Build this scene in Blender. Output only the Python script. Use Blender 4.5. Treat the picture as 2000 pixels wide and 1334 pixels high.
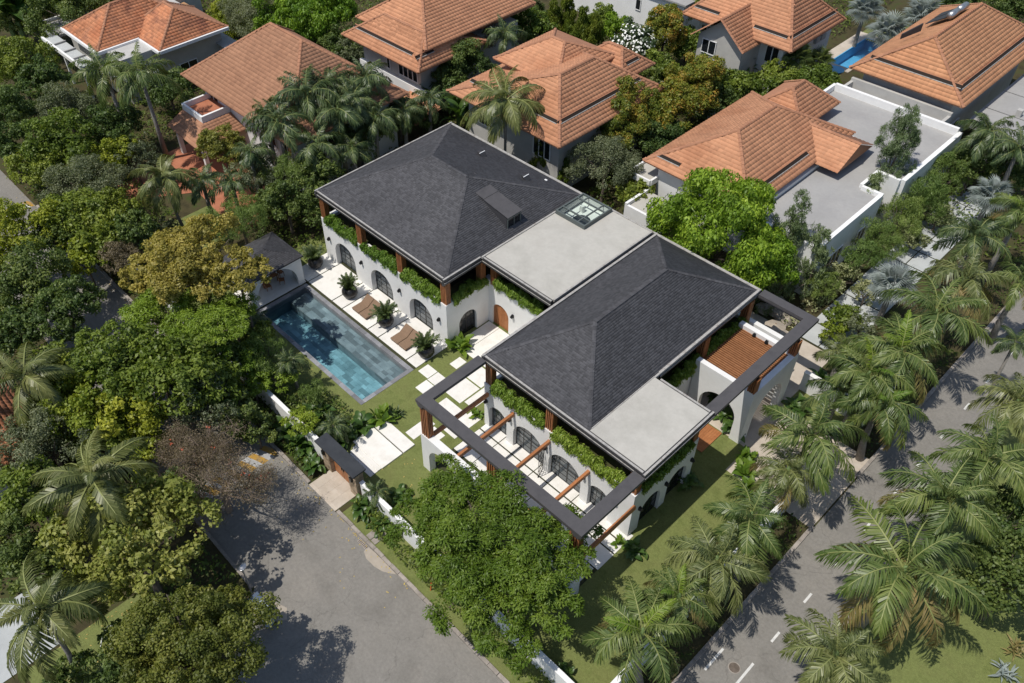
import bpy, bmesh, math, random
import numpy as np
from mathutils import Vector, Matrix
for o in list(bpy.data.objects): bpy.data.objects.remove(o)
S = bpy.context.scene; COL = S.collection
R_ = math.radians
# ---------------------------------------------------------------- camera
cam = bpy.data.cameras.new('camera'); camo = bpy.data.objects.new('camera', cam); COL.objects.link(camo); S.camera = camo
camo.matrix_world = Matrix(((0.68351508, -0.49468754, 0.53674144, 52.1511), (0.72956644, 0.48640065, -0.48077772, -27.0676), (-0.02323664, 0.72020736, 0.69336961, 47.5237), (0, 0, 0, 1)))
cam.sensor_width = 36.0; cam.lens = 1639.76 / 2000 * 36
cam.shift_x = 93.05 / 2000; cam.shift_y = -29.13 / 2000
cam.clip_end = 2000; cam.clip_start = 0.5
# ---------------------------------------------------------------- world + sun
SUN_DIR = Vector((0.95, 3.25, -7.0)).normalized()
SUN_EL = math.asin(-SUN_DIR.z)
w = bpy.data.worlds.new('World'); S.world = w; w.use_nodes = True
nt = w.node_tree; bg = nt.nodes['Background']
sky = nt.nodes.new('ShaderNodeTexSky'); sky.sky_type = 'NISHITA'; sky.sun_disc = False
sky.sun_elevation = SUN_EL; sky.sun_rotation = math.atan2(-SUN_DIR.x, -SUN_DIR.y)
nt.links.new(sky.outputs[0], bg.inputs[0]); bg.inputs[1].default_value = 0.115
sun = bpy.data.lights.new('sun', 'SUN'); suno = bpy.data.objects.new('sun', sun); COL.objects.link(suno)
sun.energy = 3.9; sun.angle = R_(0.53); sun.color = (1.0, 0.95, 0.87)
suno.rotation_euler = SUN_DIR.to_track_quat('-Z', 'Y').to_euler()
S.view_settings.view_transform = 'Standard'; S.view_settings.look = 'None'; S.view_settings.gamma = 1; S.view_settings.exposure = 0.0
S.view_settings.use_curve_mapping = False
S.render.engine = 'CYCLES'; S.cycles.max_bounces = 7; S.cycles.transparent_max_bounces = 8
S.cycles.diffuse_bounces = 3; S.cycles.glossy_bounces = 2; S.cycles.transmission_bounces = 3
S.cycles.caustics_reflective = False; S.cycles.caustics_refractive = False
rng = random.Random(7); nrng = np.random.default_rng(11)
CAMP = Vector((52.15, -27.07, 47.52))
# ---------------------------------------------------------------- materials
MATS = {}
def newmat(name):
    m = bpy.data.materials.new(name); m.use_nodes = True; MATS[name] = m
    return m, m.node_tree, m.node_tree.nodes['Principled BSDF']
def mat(name, cols, rough=.7, scale=1.0, detail=6, bump=0.0, bscale=None, spec=.3, island=0, objr=0, metal=0, coord='pos', scale2=None, amt2=0, col2=(0, 0, 0), thr=(.45, .7), contrast=(.3, .7), speck=0, sscale=8, crack=0, cscale=.22):
    """noise ramp between cols; optional stain layer (col2), random-per-piece value jitter"""
    m, t, p = newmat(name); N = t.nodes; L = t.links
    p.inputs['Roughness'].default_value = rough; p.inputs['Specular IOR Level'].default_value = spec; p.inputs['Metallic'].default_value = metal
    if isinstance(cols[0], (int, float)): cols = [cols]
    g = N.new('ShaderNodeNewGeometry'); pos = g.outputs['Position']
    if coord == 'obj':
        tc = N.new('ShaderNodeTexCoord'); pos = tc.outputs['Object']
    if len(cols) > 1:
        n = N.new('ShaderNodeTexNoise'); n.inputs['Scale'].default_value = scale; n.inputs['Detail'].default_value = detail; n.inputs['Roughness'].default_value = .62
        L.new(pos, n.inputs['Vector'])
        r = N.new('ShaderNodeValToRGB'); L.new(n.outputs['Fac'], r.inputs[0])
        e = r.color_ramp.elements
        while len(e) < len(cols): e.new(.5)
        for i, c in enumerate(cols):
            e[i].position = contrast[0] + (contrast[1] - contrast[0]) * i / (len(cols) - 1); e[i].color = (*c, 1)
        out = r.outputs[0]
    else:
        v = N.new('ShaderNodeRGB'); v.outputs[0].default_value = (*cols[0], 1); out = v.outputs[0]
    if amt2:
        n2 = N.new('ShaderNodeTexNoise'); n2.inputs['Scale'].default_value = scale2; n2.inputs['Detail'].default_value = 8; n2.inputs['Roughness'].default_value = .7
        L.new(pos, n2.inputs['Vector'])
        mr = N.new('ShaderNodeMapRange'); mr.inputs[1].default_value = thr[0]; mr.inputs[2].default_value = thr[1]; mr.inputs[4].default_value = amt2; L.new(n2.outputs['Fac'], mr.inputs[0])
        mx = N.new('ShaderNodeMix'); mx.data_type = 'RGBA'; L.new(mr.outputs[0], mx.inputs[0]); L.new(out, mx.inputs[6]); mx.inputs[7].default_value = (*col2, 1); out = mx.outputs[2]
    if speck:
        n3 = N.new('ShaderNodeTexNoise'); n3.inputs['Scale'].default_value = sscale; n3.inputs['Detail'].default_value = 9; n3.inputs['Roughness'].default_value = .75; L.new(pos, n3.inputs['Vector'])
        m3 = N.new('ShaderNodeMapRange'); m3.inputs[1].default_value = .3; m3.inputs[2].default_value = .7; m3.inputs[3].default_value = 1 - speck; m3.inputs[4].default_value = 1 + speck; L.new(n3.outputs['Fac'], m3.inputs[0])
        s3 = N.new('ShaderNodeVectorMath'); s3.operation = 'SCALE'; L.new(out, s3.inputs[0]); L.new(m3.outputs[0], s3.inputs['Scale']); out = s3.outputs[0]
    if crack:
        nw = N.new('ShaderNodeTexNoise'); nw.inputs['Scale'].default_value = .9; nw.inputs['Detail'].default_value = 5; L.new(pos, nw.inputs['Vector'])
        av = N.new('ShaderNodeVectorMath'); av.operation = 'MULTIPLY_ADD'; L.new(nw.outputs['Color'], av.inputs[0]); av.inputs[1].default_value = (1.6, 1.6, 0); L.new(pos, av.inputs[2])
        vo = N.new('ShaderNodeTexVoronoi'); vo.feature = 'DISTANCE_TO_EDGE'; vo.inputs['Scale'].default_value = cscale; L.new(av.outputs[0], vo.inputs['Vector'])
        m4 = N.new('ShaderNodeMapRange'); m4.inputs[1].default_value = 0; m4.inputs[2].default_value = .006; m4.inputs[3].default_value = 1 - crack; m4.inputs[4].default_value = 1; L.new(vo.outputs['Distance'], m4.inputs[0])
        s4 = N.new('ShaderNodeVectorMath'); s4.operation = 'SCALE'; L.new(out, s4.inputs[0]); L.new(m4.outputs[0], s4.inputs['Scale']); out = s4.outputs[0]
    if island or objr:
        a = N.new('ShaderNodeMath'); a.operation = 'MULTIPLY'; L.new(g.outputs['Random Per Island'], a.inputs[0]); a.inputs[1].default_value = island
        oi = N.new('ShaderNodeObjectInfo'); b = N.new('ShaderNodeMath'); b.operation = 'MULTIPLY_ADD'; L.new(oi.outputs['Random'], b.inputs[0]); b.inputs[1].default_value = objr; L.new(a.outputs[0], b.inputs[2])
        c = N.new('ShaderNodeMath'); c.operation = 'ADD'; L.new(b.outputs[0], c.inputs[0]); c.inputs[1].default_value = 1 - (island + objr) / 2
        mu = N.new('ShaderNodeVectorMath'); mu.operation = 'SCALE'; L.new(out, mu.inputs[0]); L.new(c.outputs[0], mu.inputs['Scale']); out = mu.outputs[0]
    L.new(out, p.inputs['Base Color'])
    if bump:
        nb = N.new('ShaderNodeTexNoise'); nb.inputs['Scale'].default_value = bscale or scale * 6; nb.inputs['Detail'].default_value = 4; L.new(pos, nb.inputs['Vector'])
        bp = N.new('ShaderNodeBump'); bp.inputs['Strength'].default_value = bump; bp.inputs['Distance'].default_value = .05; L.new(nb.outputs['Fac'], bp.inputs['Height']); L.new(bp.outputs[0], p.inputs['Normal'])
    return m
def leafmat(name, cols, trans=.3, objv=.35, rough=.5, spec=.35, tone=0):
    m, t, p = newmat(name); N = t.nodes; L = t.links
    g = N.new('ShaderNodeNewGeometry'); r = N.new('ShaderNodeValToRGB')
    if tone:
        at = N.new('ShaderNodeAttribute'); at.attribute_name = 'tone'; a1 = N.new('ShaderNodeMath'); a1.operation = 'MULTIPLY'; L.new(g.outputs['Random Per Island'], a1.inputs[0]); a1.inputs[1].default_value = 1 - tone
        a2 = N.new('ShaderNodeMath'); a2.operation = 'MULTIPLY_ADD'; L.new(at.outputs['Fac'], a2.inputs[0]); a2.inputs[1].default_value = tone; L.new(a1.outputs[0], a2.inputs[2]); L.new(a2.outputs[0], r.inputs[0])
    else: L.new(g.outputs['Random Per Island'], r.inputs[0])
    e = r.color_ramp.elements
    while len(e) < len(cols): e.new(.5)
    for i, c in enumerate(cols): e[i].position = i / (len(cols) - 1); e[i].color = (*c, 1)
    oi = N.new('ShaderNodeObjectInfo')
    hs = N.new('ShaderNodeHueSaturation'); L.new(r.outputs[0], hs.inputs['Color'])
    mv = N.new('ShaderNodeMapRange'); L.new(oi.outputs['Random'], mv.inputs[0]); mv.inputs[3].default_value = 1 - objv / 2; mv.inputs[4].default_value = 1 + objv / 2; L.new(mv.outputs[0], hs.inputs['Value'])
    mh = N.new('ShaderNodeMath'); mh.operation = 'MULTIPLY_ADD'; L.new(oi.outputs['Random'], mh.inputs[0]); mh.inputs[1].default_value = -.03; mh.inputs[2].default_value = .515; L.new(mh.outputs[0], hs.inputs['Hue'])
    p.inputs['Roughness'].default_value = rough; p.inputs['Specular IOR Level'].default_value = spec
    L.new(hs.outputs[0], p.inputs['Base Color'])
    tr = N.new('ShaderNodeBsdfTranslucent'); sc = N.new('ShaderNodeVectorMath'); sc.operation = 'MULTIPLY'; L.new(hs.outputs[0], sc.inputs[0]); sc.inputs[1].default_value = (1.35, 1.45, .6); L.new(sc.outputs[0], tr.inputs[0])
    mx = N.new('ShaderNodeMixShader'); mx.inputs[0].default_value = trans; L.new(p.outputs[0], mx.inputs[1]); L.new(tr.outputs[0], mx.inputs[2]); L.new(mx.outputs[0], N['Material Output'].inputs[0])
    return m
def glassmat(name, tint, rough=.02, vis=.6):
    m, t, p = newmat(name); N = t.nodes; L = t.links
    tr = N.new('ShaderNodeBsdfTransparent'); tr.inputs[0].default_value = (*tint, 1)
    gl = N.new('ShaderNodeBsdfGlossy'); gl.inputs['Roughness'].default_value = rough
    fr = N.new('ShaderNodeFresnel'); fr.inputs[0].default_value = 1.5
    mx = N.new('ShaderNodeMixShader'); L.new(fr.outputs[0], mx.inputs[0]); L.new(tr.outputs[0], mx.inputs[1]); L.new(gl.outputs[0], mx.inputs[2]); L.new(mx.outputs[0], N['Material Output'].inputs[0])
    return m

M = {}
M['white'] = mat('white_plaster', [(.72, .72, .71), (.8, .8, .79)], .85, .6, amt2=.25, scale2=.5, col2=(.55, .54, .5), bump=.08, bscale=9)
M['trim_white'] = mat('white_paint', [(.74, .74, .73), (.82, .82, .81)], .7, 1.5)
M['render_grey'] = mat('grey_render', [(.42, .41, .39), (.5, .49, .46)], .85, .8, amt2=.3, scale2=.6, col2=(.3, .29, .27))  # even grey render with random darker stains
M['dark'] = mat('dark_metal', [(.038, .037, .039), (.055, .053, .055)], .5, 1.2, spec=.4)
M['beam'] = mat('dark_steel_top', [(.065, .062, .064), (.082, .078, .08), (.07, .067, .069)], .55, 1.1, amt2=.35, scale2=.7, col2=(.11, .105, .1), thr=(.55, .75), bump=.05)
M['black'] = mat('black_metal', (.012, .012, .013), .35)
M['gutter'] = mat('weathered_gutter', [(.25, .24, .225), (.40, .385, .36), (.3, .28, .255)], .6, 2.2, amt2=.7, scale2=3.0, col2=(.16, .12, .09), thr=(.52, .7))
M['shingle'] = mat('asphalt_shingle', [(.064, .064, .069), (.083, .082, .088)], .95, .3, island=.45, amt2=.3, scale2=.25, col2=(.088, .086, .09), thr=(.5, .72), bump=.25, bscale=22, spec=.2)
M['shingle_base'] = mat('roof_felt', (.05, .049, .053), .9, spec=.2)
M['flat'] = mat('pale_roof_screed', [(.385, .37, .33), (.45, .433, .39), (.415, .396, .355)], .9, .35, amt2=.4, scale2=.4, col2=(.35, .335, .30), thr=(.48, .72), bump=.05, speck=.06, sscale=3)
M['flatgrey'] = mat('grey_roof_screed', [(.29, .285, .28), (.35, .345, .335)], .9, .25, amt2=.5, scale2=.35, col2=(.40, .39, .37), thr=(.5, .75), bump=.05, speck=.06, sscale=3)
M['wood'] = mat('red_timber', [(.30, .115, .045), (.40, .17, .07)], .5, 4, island=.3, objr=.25)
M['wood_dark'] = mat('brown_timber', [(.24, .105, .045), (.34, .155, .07)], .55, 4, island=.5, objr=.25)
M['interior'] = mat('interior_and_gap_shade', (.02, .013, .009), .8)  # near-black for rooms; doubles as painted shade in column and roof gaps
M['pane'] = mat('window_glass', (.10, .115, .125), .06, spec=.6, objr=.5)  # reflection is put into the blue-grey base colour
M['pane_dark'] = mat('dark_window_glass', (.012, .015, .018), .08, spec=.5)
M['skyglass'] = glassmat('skylight_glass', (.86, .93, .90))
M['slab'] = mat('white_stone_slab', [(.66, .64, .59), (.76, .74, .7), (.7, .68, .63)], .75, .9, amt2=.35, scale2=.8, col2=(.52, .48, .41), thr=(.55, .75), objr=.08, bump=.04)
M['beige'] = mat('beige_paving', [(.44, .38, .31), (.54, .48, .41)], .85, .8, amt2=.4, scale2=1.1, col2=(.33, .27, .21), objr=.15)
M['joint'] = mat('dark_joint_turf', [(.03, .035, .015), (.06, .06, .03)], .95, 3)
M['lawn'] = mat('mown_lawn', [(.115, .14, .042), (.17, .195, .065), (.14, .16, .054)], .9, .8, amt2=.45, scale2=.35, col2=(.17, .16, .065), thr=(.5, .72), bump=.8, bscale=22, spec=.1, speck=.22, sscale=7)
M['soil'] = mat('garden_soil', [(.035, .032, .018), (.07, .06, .03), (.05, .07, .02)], .95, .7, bump=.6, bscale=6, spec=.1)
M['asphalt'] = mat('asphalt', [(.172, .162, .145), (.218, .206, .186), (.192, .181, .163)], .9, .35, detail=9, amt2=.55, scale2=.22, col2=(.26, .24, .212), thr=(.5, .68), bump=.2, bscale=30, spec=.2, speck=.16, sscale=5, crack=.22)
M['paint_w'] = mat('road_paint_white', [(.5, .5, .48), (.72, .71, .68)], .8, 3)
M['paint_y'] = mat('road_paint_yellow', [(.34, .19, .03), (.46, .27, .05)], .8, 3, amt2=.7, scale2=2.5, col2=(.18, .17, .155))
M['paint_g'] = mat('road_paint_grey', [(.3, .3, .3), (.42, .42, .42)], .8, 3)
M['kerb'] = mat('kerb_stone', [(.26, .23, .2), (.38, .34, .3)], .9, 2.5, objr=.3, amt2=.5, scale2=3, col2=(.16, .14, .12))
M['concrete'] = mat('drive_concrete', [(.4, .42, .42), (.48, .5, .5)], .85, .6, amt2=.4, scale2=.7, col2=(.32, .33, .33), objr=.1)
M['patch'] = mat('pale_cement_patch', [(.33, .29, .24), (.4, .35, .29)], .9, 2)
M['redpave'] = mat('red_yard_tile', [(.36, .13, .07), (.46, .19, .11)], .85, .8, amt2=.3, scale2=1, col2=(.25, .1, .06))
M['tile'] = mat('clay_roof_tile', [(.42, .19, .10), (.50, .245, .135), (.455, .215, .117)], .8, .22, island=.22, objr=.22, amt2=.4, scale2=.5, col2=(.29, .14, .085), thr=(.52, .8))
M['tile_brown'] = mat('brown_roof_tile', [(.34, .17, .10), (.41, .215, .128)], .85, .22, island=.2, objr=.2, amt2=.35, scale2=.6, col2=(.2, .1, .065), thr=(.5, .78))
M['tile_red'] = mat('weathered_red_tile', [(.42, .15, .07), (.52, .22, .11), (.30, .11, .06)], .85, .4, island=.5, objr=.3, amt2=.6, scale2=.8, col2=(.17, .085, .06), thr=(.45, .68))
M['tile_or'] = mat('orange_roof_tile', [(.54, .255, .13), (.62, .31, .16)], .8, .3, island=.2, objr=.2)
M['ridge'] = mat('ridge_tile', [(.33, .155, .09), (.41, .205, .12)], .85, 1.0, island=.2)
M['rust'] = mat('rusty_sheet', [(.36, .2, .1), (.48, .3, .16)], .8, .8, amt2=.4, scale2=1.5, col2=(.22, .11, .06))
M['roof_grey'] = mat('grey_sheet', [(.2, .22, .22), (.27, .29, .29)], .7, .8)
M['pot'] = mat('glazed_dark_pot', [(.016, .015, .015), (.03, .028, .027)], .32, 3, spec=.5)
M['cushion'] = mat('tan_cushion', [(.2, .13, .085), (.24, .16, .105)], .9, 6, bump=.1, bscale=60)
M['bark'] = mat('bark', [(.09, .07, .055), (.17, .14, .115)], .95, 3, bump=.5, coord='obj')
M['palmbark'] = mat('grey_palm_trunk', [(.16, .145, .13), (.28, .26, .235)], .9, 4, coord='obj', bump=.3)
M['crownshaft'] = mat('green_crownshaft', [(.1, .16, .05), (.16, .22, .08)], .5, 2, coord='obj')
M['twig'] = mat('pale_twig', [(.22, .165, .13), (.31, .24, .19)], .9, 3, coord='obj')
M['stone_wall'] = mat('rustic_stone', [(.24, .18, .12), (.4, .31, .22)], .9, 2.0, objr=.4, bump=.4)
M['slate'] = mat('dark_slate', [(.028, .031, .036), (.045, .049, .055)], .6, 1.5, amt2=.3, scale2=2, col2=(.09, .09, .09), thr=(.6, .8))
M['pstone'] = mat('pool_stone', [(.15, .175, .19), (.25, .28, .295)], .6, 1.3, objr=.75, bump=.1)
M['pstone_deep'] = mat('pool_floor_stone', [(.29, .335, .35), (.46, .50, .515)], .6, 1.3, objr=.7, bump=.1)
M['coping'] = mat('grey_pool_coping', [(.17, .175, .19), (.27, .27, .285)], .75, 1.5, objr=.55)
M['pool_blue'] = mat('blue_pool_tile', [(.12, .40, .66), (.15, .46, .72)], .4, 2)
M['steel'] = mat('brushed_steel', (.42, .43, .44), .35, metal=.8)
M['bin_grey'] = mat('grey_plastic', [(.2, .25, .3), (.4, .44, .47)], .5, 4)
M['bin_blue'] = mat('blue_grey_plastic', (.08, .11, .16), .5)
M['canvas'] = mat('tan_canvas', [(.33, .28, .22), (.42, .36, .29)], .9, 4)
M['lampglass'] = mat('lamp_white', (.6, .6, .58), .3)
M['orange_plastic'] = mat('orange_plastic', (.6, .16, .04), .5)
M['rock'] = mat('pale_rock', [(.25, .22, .18), (.42, .37, .31)], .9, 1.4, bump=.4)
# foliage
LF = {
 'broad': [(0.075, 0.113, 0.017), (0.15, 0.205, 0.029), (0.274, 0.327, 0.054)],
 'bright': [(0.08, 0.157, 0.015), (0.166, 0.286, 0.026), (0.334, 0.467, 0.052)],
 'dark': [(0.045, 0.078, 0.02), (0.097, 0.147, 0.036), (0.212, 0.263, 0.066)],
 'grey': [(0.083, 0.105, 0.054), (0.151, 0.178, 0.093), (0.265, 0.286, 0.164)],
 'lime': [(0.127, 0.175, 0.017), (0.239, 0.284, 0.029), (0.39, 0.409, 0.049)],
 'russet': [(0.112, 0.09, 0.056), (0.19, 0.151, 0.095), (0.269, 0.213, 0.134)],
 'orange': [(0.075, 0.113, 0.017), (0.179, 0.213, 0.029), (0.458, 0.276, 0.049)],
 'white': [(0.054, 0.088, 0.04), (0.111, 0.159, 0.071), (0.2, 0.255, 0.128)],
 'yellow': [(0.213, 0.197, 0.041), (0.344, 0.296, 0.066), (0.492, 0.41, 0.106)],
 'goldleaf': [(0.17, 0.205, 0.037), (0.291, 0.308, 0.068), (0.445, 0.427, 0.129)],
 'olive': [(0.094, 0.113, 0.019), (0.169, 0.187, 0.034), (0.297, 0.286, 0.06)],
 'feather': [(0.094, 0.151, 0.015), (0.179, 0.267, 0.025), (0.297, 0.388, 0.049)],
 'flame': [(0.056, 0.103, 0.008), (0.103, 0.174, 0.016), (0.185, 0.258, 0.036)],
 'thread': [(0.075, 0.129, 0.03), (0.16, 0.231, 0.054), (0.265, 0.347, 0.102)],
 'wispy': [(0.091, 0.129, 0.054), (0.169, 0.223, 0.099), (0.286, 0.347, 0.164)],
 'variegated': [(0.088, 0.111, 0.039), (0.26, 0.286, 0.13), (0.538, 0.538, 0.329)],
 'column': [(0.067, 0.105, 0.015), (0.139, 0.187, 0.025), (0.251, 0.286, 0.049)],
 'hang': [(0.09, 0.155, 0.016), (0.17, 0.27, 0.034), (0.3, 0.39, 0.075)],
 'cover': [(0.034, 0.063, 0.012), (0.092, 0.139, 0.02), (0.19, 0.244, 0.039)],
}
for k, c in LF.items(): M['leaf_' + k] = leafmat('leaves_' + k, c, tone=.6)
M['frond'] = leafmat('palm_frond', [(.075, .115, .024), (.12, .17, .04), (.2, .24, .08)], .28, .45, .42, .5)
M['frond_pale'] = leafmat('pale_palm_frond', [(.10, .125, .035), (.16, .185, .06), (.24, .26, .11)], .28, .45, .42, .5)
M['frond_bright'] = leafmat('bright_palm_frond', [(.12, .2, .02), (.2, .28, .035)], .35, .3, .45, .4)
M['frond_old'] = leafmat('yellowed_palm_frond', [(.16, .15, .05), (.25, .21, .08), (.34, .26, .11)], .25, .4, .5, .4)
M['frond_dark'] = leafmat('dark_palm_frond', [(.045, .075, .024), (.075, .115, .036), (.13, .175, .065)], .25, .4, .42, .5)
M['frond_coco'] = leafmat('coconut_frond', [(.09, .11, .025), (.145, .165, .045), (.22, .23, .08)], .28, .3, .42, .5)
M['frond_silver'] = leafmat('silver_fan_leaf', [(.23, .27, .26), (.32, .36, .35)], .15, .3, .6, .2)
M['rachis'] = mat('frond_rib', (.22, .24, .08), .5)
M['banana'] = leafmat('banana_leaf', [(.05, .1, .02), (.08, .15, .03)], .3, .5, .4, .5)
M['flower_white'] = mat('white_blossom', (.8, .8, .74), .7)
M['flower_red'] = mat('orange_red_blossom', (.6, .12, .06), .7)
# water: clear closed body, absorbs red with depth
m, t, p = newmat('pool_water'); N = t.nodes; L = t.links
tr = N.new('ShaderNodeBsdfTransparent'); gl = N.new('ShaderNodeBsdfGlossy'); gl.inputs['Roughness'].default_value = .03
fr = N.new('ShaderNodeFresnel'); fr.inputs[0].default_value = 1.33
nb = N.new('ShaderNodeTexNoise'); nb.inputs['Scale'].default_value = 2.2; nb.inputs['Detail'].default_value = 3
g = N.new('ShaderNodeNewGeometry'); L.new(g.outputs['Position'], nb.inputs['Vector'])
bp = N.new('ShaderNodeBump'); bp.inputs['Strength'].default_value = .25; bp.inputs['Distance'].default_value = .05; L.new(nb.outputs['Fac'], bp.inputs['Height']); L.new(bp.outputs[0], gl.inputs['Normal']); L.new(bp.outputs[0], fr.inputs['Normal'])
mx = N.new('ShaderNodeMixShader'); L.new(fr.outputs[0], mx.inputs[0]); L.new(tr.outputs[0], mx.inputs[1]); L.new(gl.outputs[0], mx.inputs[2]); L.new(mx.outputs[0], N['Material Output'].inputs[0])
va = N.new('ShaderNodeVolumeAbsorption'); va.inputs[0].default_value = (.06, .64, .76, 1); va.inputs[1].default_value = .33; L.new(va.outputs[0], N['Material Output'].inputs[1])
M['water'] = m
m2 = m.copy(); m2.name = 'blue_water'; m2.node_tree.nodes['Volume Absorption'].inputs[1].default_value = .1; M['water2'] = m2
# ---------------------------------------------------------------- mesh helpers
OFF = {}
class MB:
    def __init__(s): s.v = []; s.f = []
    def add(s, vs, fs):
        n = len(s.v); s.v += [tuple(v) for v in vs]; s.f += [tuple(i + n for i in f) for f in fs]; return s
    def box(s, x0, y0, z0, x1, y1, z1):
        return s.add([(x0, y0, z0), (x1, y0, z0), (x1, y1, z0), (x0, y1, z0), (x0, y0, z1), (x1, y0, z1), (x1, y1, z1), (x0, y1, z1)],
                     [(3, 2, 1, 0), (4, 5, 6, 7), (0, 1, 5, 4), (1, 2, 6, 5), (2, 3, 7, 6), (3, 0, 4, 7)])
    def obox(s, mapf, a0, b0, c0, a1, b1, c1):
        n = len(s.v); MB.box(s, a0, b0, c0, a1, b1, c1)
        for i in range(n, len(s.v)): s.v[i] = tuple(mapf(*s.v[i]))
        return s
    def quad(s, *p): return s.add(p, [tuple(range(len(p)))])
    def prism(s, poly, z0, z1):
        n = len(poly)
        return s.add([(x, y, z0) for x, y in poly] + [(x, y, z1) for x, y in poly],
                     [tuple(range(n - 1, -1, -1)), tuple(range(n, 2 * n))] + [(i, (i + 1) % n, n + (i + 1) % n, n + i) for i in range(n)])
    def lathe(s, prof, cx, cy, n=16, cap=True):
        b = len(s.v)
        for r, z in prof:
            for k in range(n):
                a = 2 * math.pi * k / n; s.v.append((cx + r * math.cos(a), cy + r * math.sin(a), z))
        for j in range(len(prof) - 1):
            for k in range(n):
                k2 = (k + 1) % n; s.f.append((b + j * n + k, b + j * n + k2, b + (j + 1) * n + k2, b + (j + 1) * n + k))
        if cap:
            s.f.append(tuple(b + k for k in range(n - 1, -1, -1))); s.f.append(tuple(b + (len(prof) - 1) * n + k for k in range(n)))
        return s
    def tube(s, pts, rads, n=6):
        pts = [Vector(q) for q in pts]; b = len(s.v)
        for i, q in enumerate(pts):
            d = (pts[min(i + 1, len(pts) - 1)] - pts[max(i - 1, 0)]).normalized()
            u = d.orthogonal().normalized() if abs(d.z) < .95 else Vector((1, 0, 0)); u = (u - d * u.dot(d)).normalized(); v = d.cross(u)
            for k in range(n):
                a = 2 * math.pi * k / n; s.v.append(tuple(q + (u * math.cos(a) + v * math.sin(a)) * rads[i]))
        for i in range(len(pts) - 1):
            for k in range(n):
                k2 = (k + 1) % n; s.f.append((b + i * n + k, b + i * n + k2, b + (i + 1) * n + k2, b + (i + 1) * n + k))
        s.f.append(tuple(b + k for k in range(n - 1, -1, -1))); s.f.append(tuple(b + (len(pts) - 1) * n + k for k in range(n)))
        return s
    def mesh(s, name, m, off=(0, 0, 0), smooth=False):
        me = bpy.data.meshes.new(name)
        me.from_pydata([(x - off[0], y - off[1], z - off[2]) for x, y, z in s.v], [], s.f)
        if m: me.materials.append(M[m] if isinstance(m, str) else m)
        if smooth: me.polygons.foreach_set('use_smooth', [True] * len(me.polygons))
        return me
def link(name, data, parent=None):
    o = bpy.data.objects.new(name, data); COL.objects.link(o)
    if parent is not None: o.parent = parent; OFF[o] = OFF.get(parent, (0, 0, 0))
    return o
def part(mb, name, m, parent, smooth=False, kind=None, label=None, bevel=0):
    """mesh in world coordinates, linked as a child of parent (whose world offset is known)"""
    o = link(name, mb.mesh(name, m, OFF.get(parent, (0, 0, 0)), smooth), parent)
    if kind: o['kind'] = kind
    if label: o['label'] = label
    if bevel:
        b = o.modifiers.new('bevel', 'BEVEL'); b.width = bevel; b.segments = 1; b.limit_method = 'ANGLE'
    return o
def tag(o, label, cat, group=None, kind=None):
    o['label'] = label; o['category'] = cat
    if group: o['group'] = group
    if kind: o['kind'] = kind
    return o
def thing(name, label, cat, loc, group=None):
    o = link(name, None); o.location = loc; OFF[o] = tuple(loc); o.empty_display_size = .3
    return tag(o, label, cat, group)
def struct(mb, name, m, smooth=False):
    o = part(mb, name, m, None, smooth); o['kind'] = 'structure'; OFF[o] = (0, 0, 0); return o
def piece(me, name, parent, mtx):
    """one alike piece sharing its mesh; mtx in world space"""
    o = bpy.data.objects.new(name, me); COL.objects.link(o); o.parent = parent
    off = OFF.get(parent, (0, 0, 0)); o.matrix_local = Matrix.Translation((-off[0], -off[1], -off[2])) @ mtx; OFF[o] = off
    return o
def sheet(x0, y0, x1, y1, z):
    return MB().quad((x0, y0, z), (x1, y0, z), (x1, y1, z), (x0, y1, z))
def nmesh(name, V, F, m):
    """V (n,3) F (m,k) numpy -> mesh"""
    me = bpy.data.meshes.new(name); k = F.shape[1]
    me.vertices.add(len(V)); me.vertices.foreach_set('co', np.ascontiguousarray(V, dtype=np.float32).ravel())
    me.loops.add(F.size); me.loops.foreach_set('vertex_index', np.ascontiguousarray(F, dtype=np.int32).ravel())
    me.polygons.add(len(F)); me.polygons.foreach_set('loop_start', np.arange(0, F.size, k, dtype=np.int32))
    me.update(calc_edges=True)
    if m: me.materials.append(M[m])
    return me
M['frame_grey'] = mat('grey_green_metal', (.10, .115, .11), .45)
M['straw'] = mat('fallen_leaf', [(.4, .28, .08), (.5, .4, .14)], .9, 5)
FLAME_LOBES=[(-5.7, 1.51, -0.4, 1.95),
 (-3.04, 0.47, 0.2, 2.26),
 (-1.02, 1.42, 0.6, 2.07),
 (1.48, 2.0, 0.4, 2.09),
 (2.12, 3.93, -0.2, 1.42),
 (-3.0, -2.42, -0.4, 2.12),
 (-0.43, -1.76, 0.8, 2.41),
 (1.75, -0.35, 1.0, 2.37),
 (3.53, 1.27, 0.2, 1.92),
 (0.17, -3.52, -0.4, 1.97),
 (2.51, -2.47, 0.0, 2.14),
 (4.2, -0.84, -0.4, 1.71),
 (3.97, -3.15, -1.0, 1.42),
 (-5.07, -1.25, -1.0, 1.23),
 (-1.0, -0.04, 0.6, 2.33),
 (0.89, -2.24, 0.6, 2.23),
 (3.29, -0.31, 0.2, 1.94),
 (-3.48, -0.56, 0.0, 1.8),
 (3.3, 2.87, -0.6, 1.16)]
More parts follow.
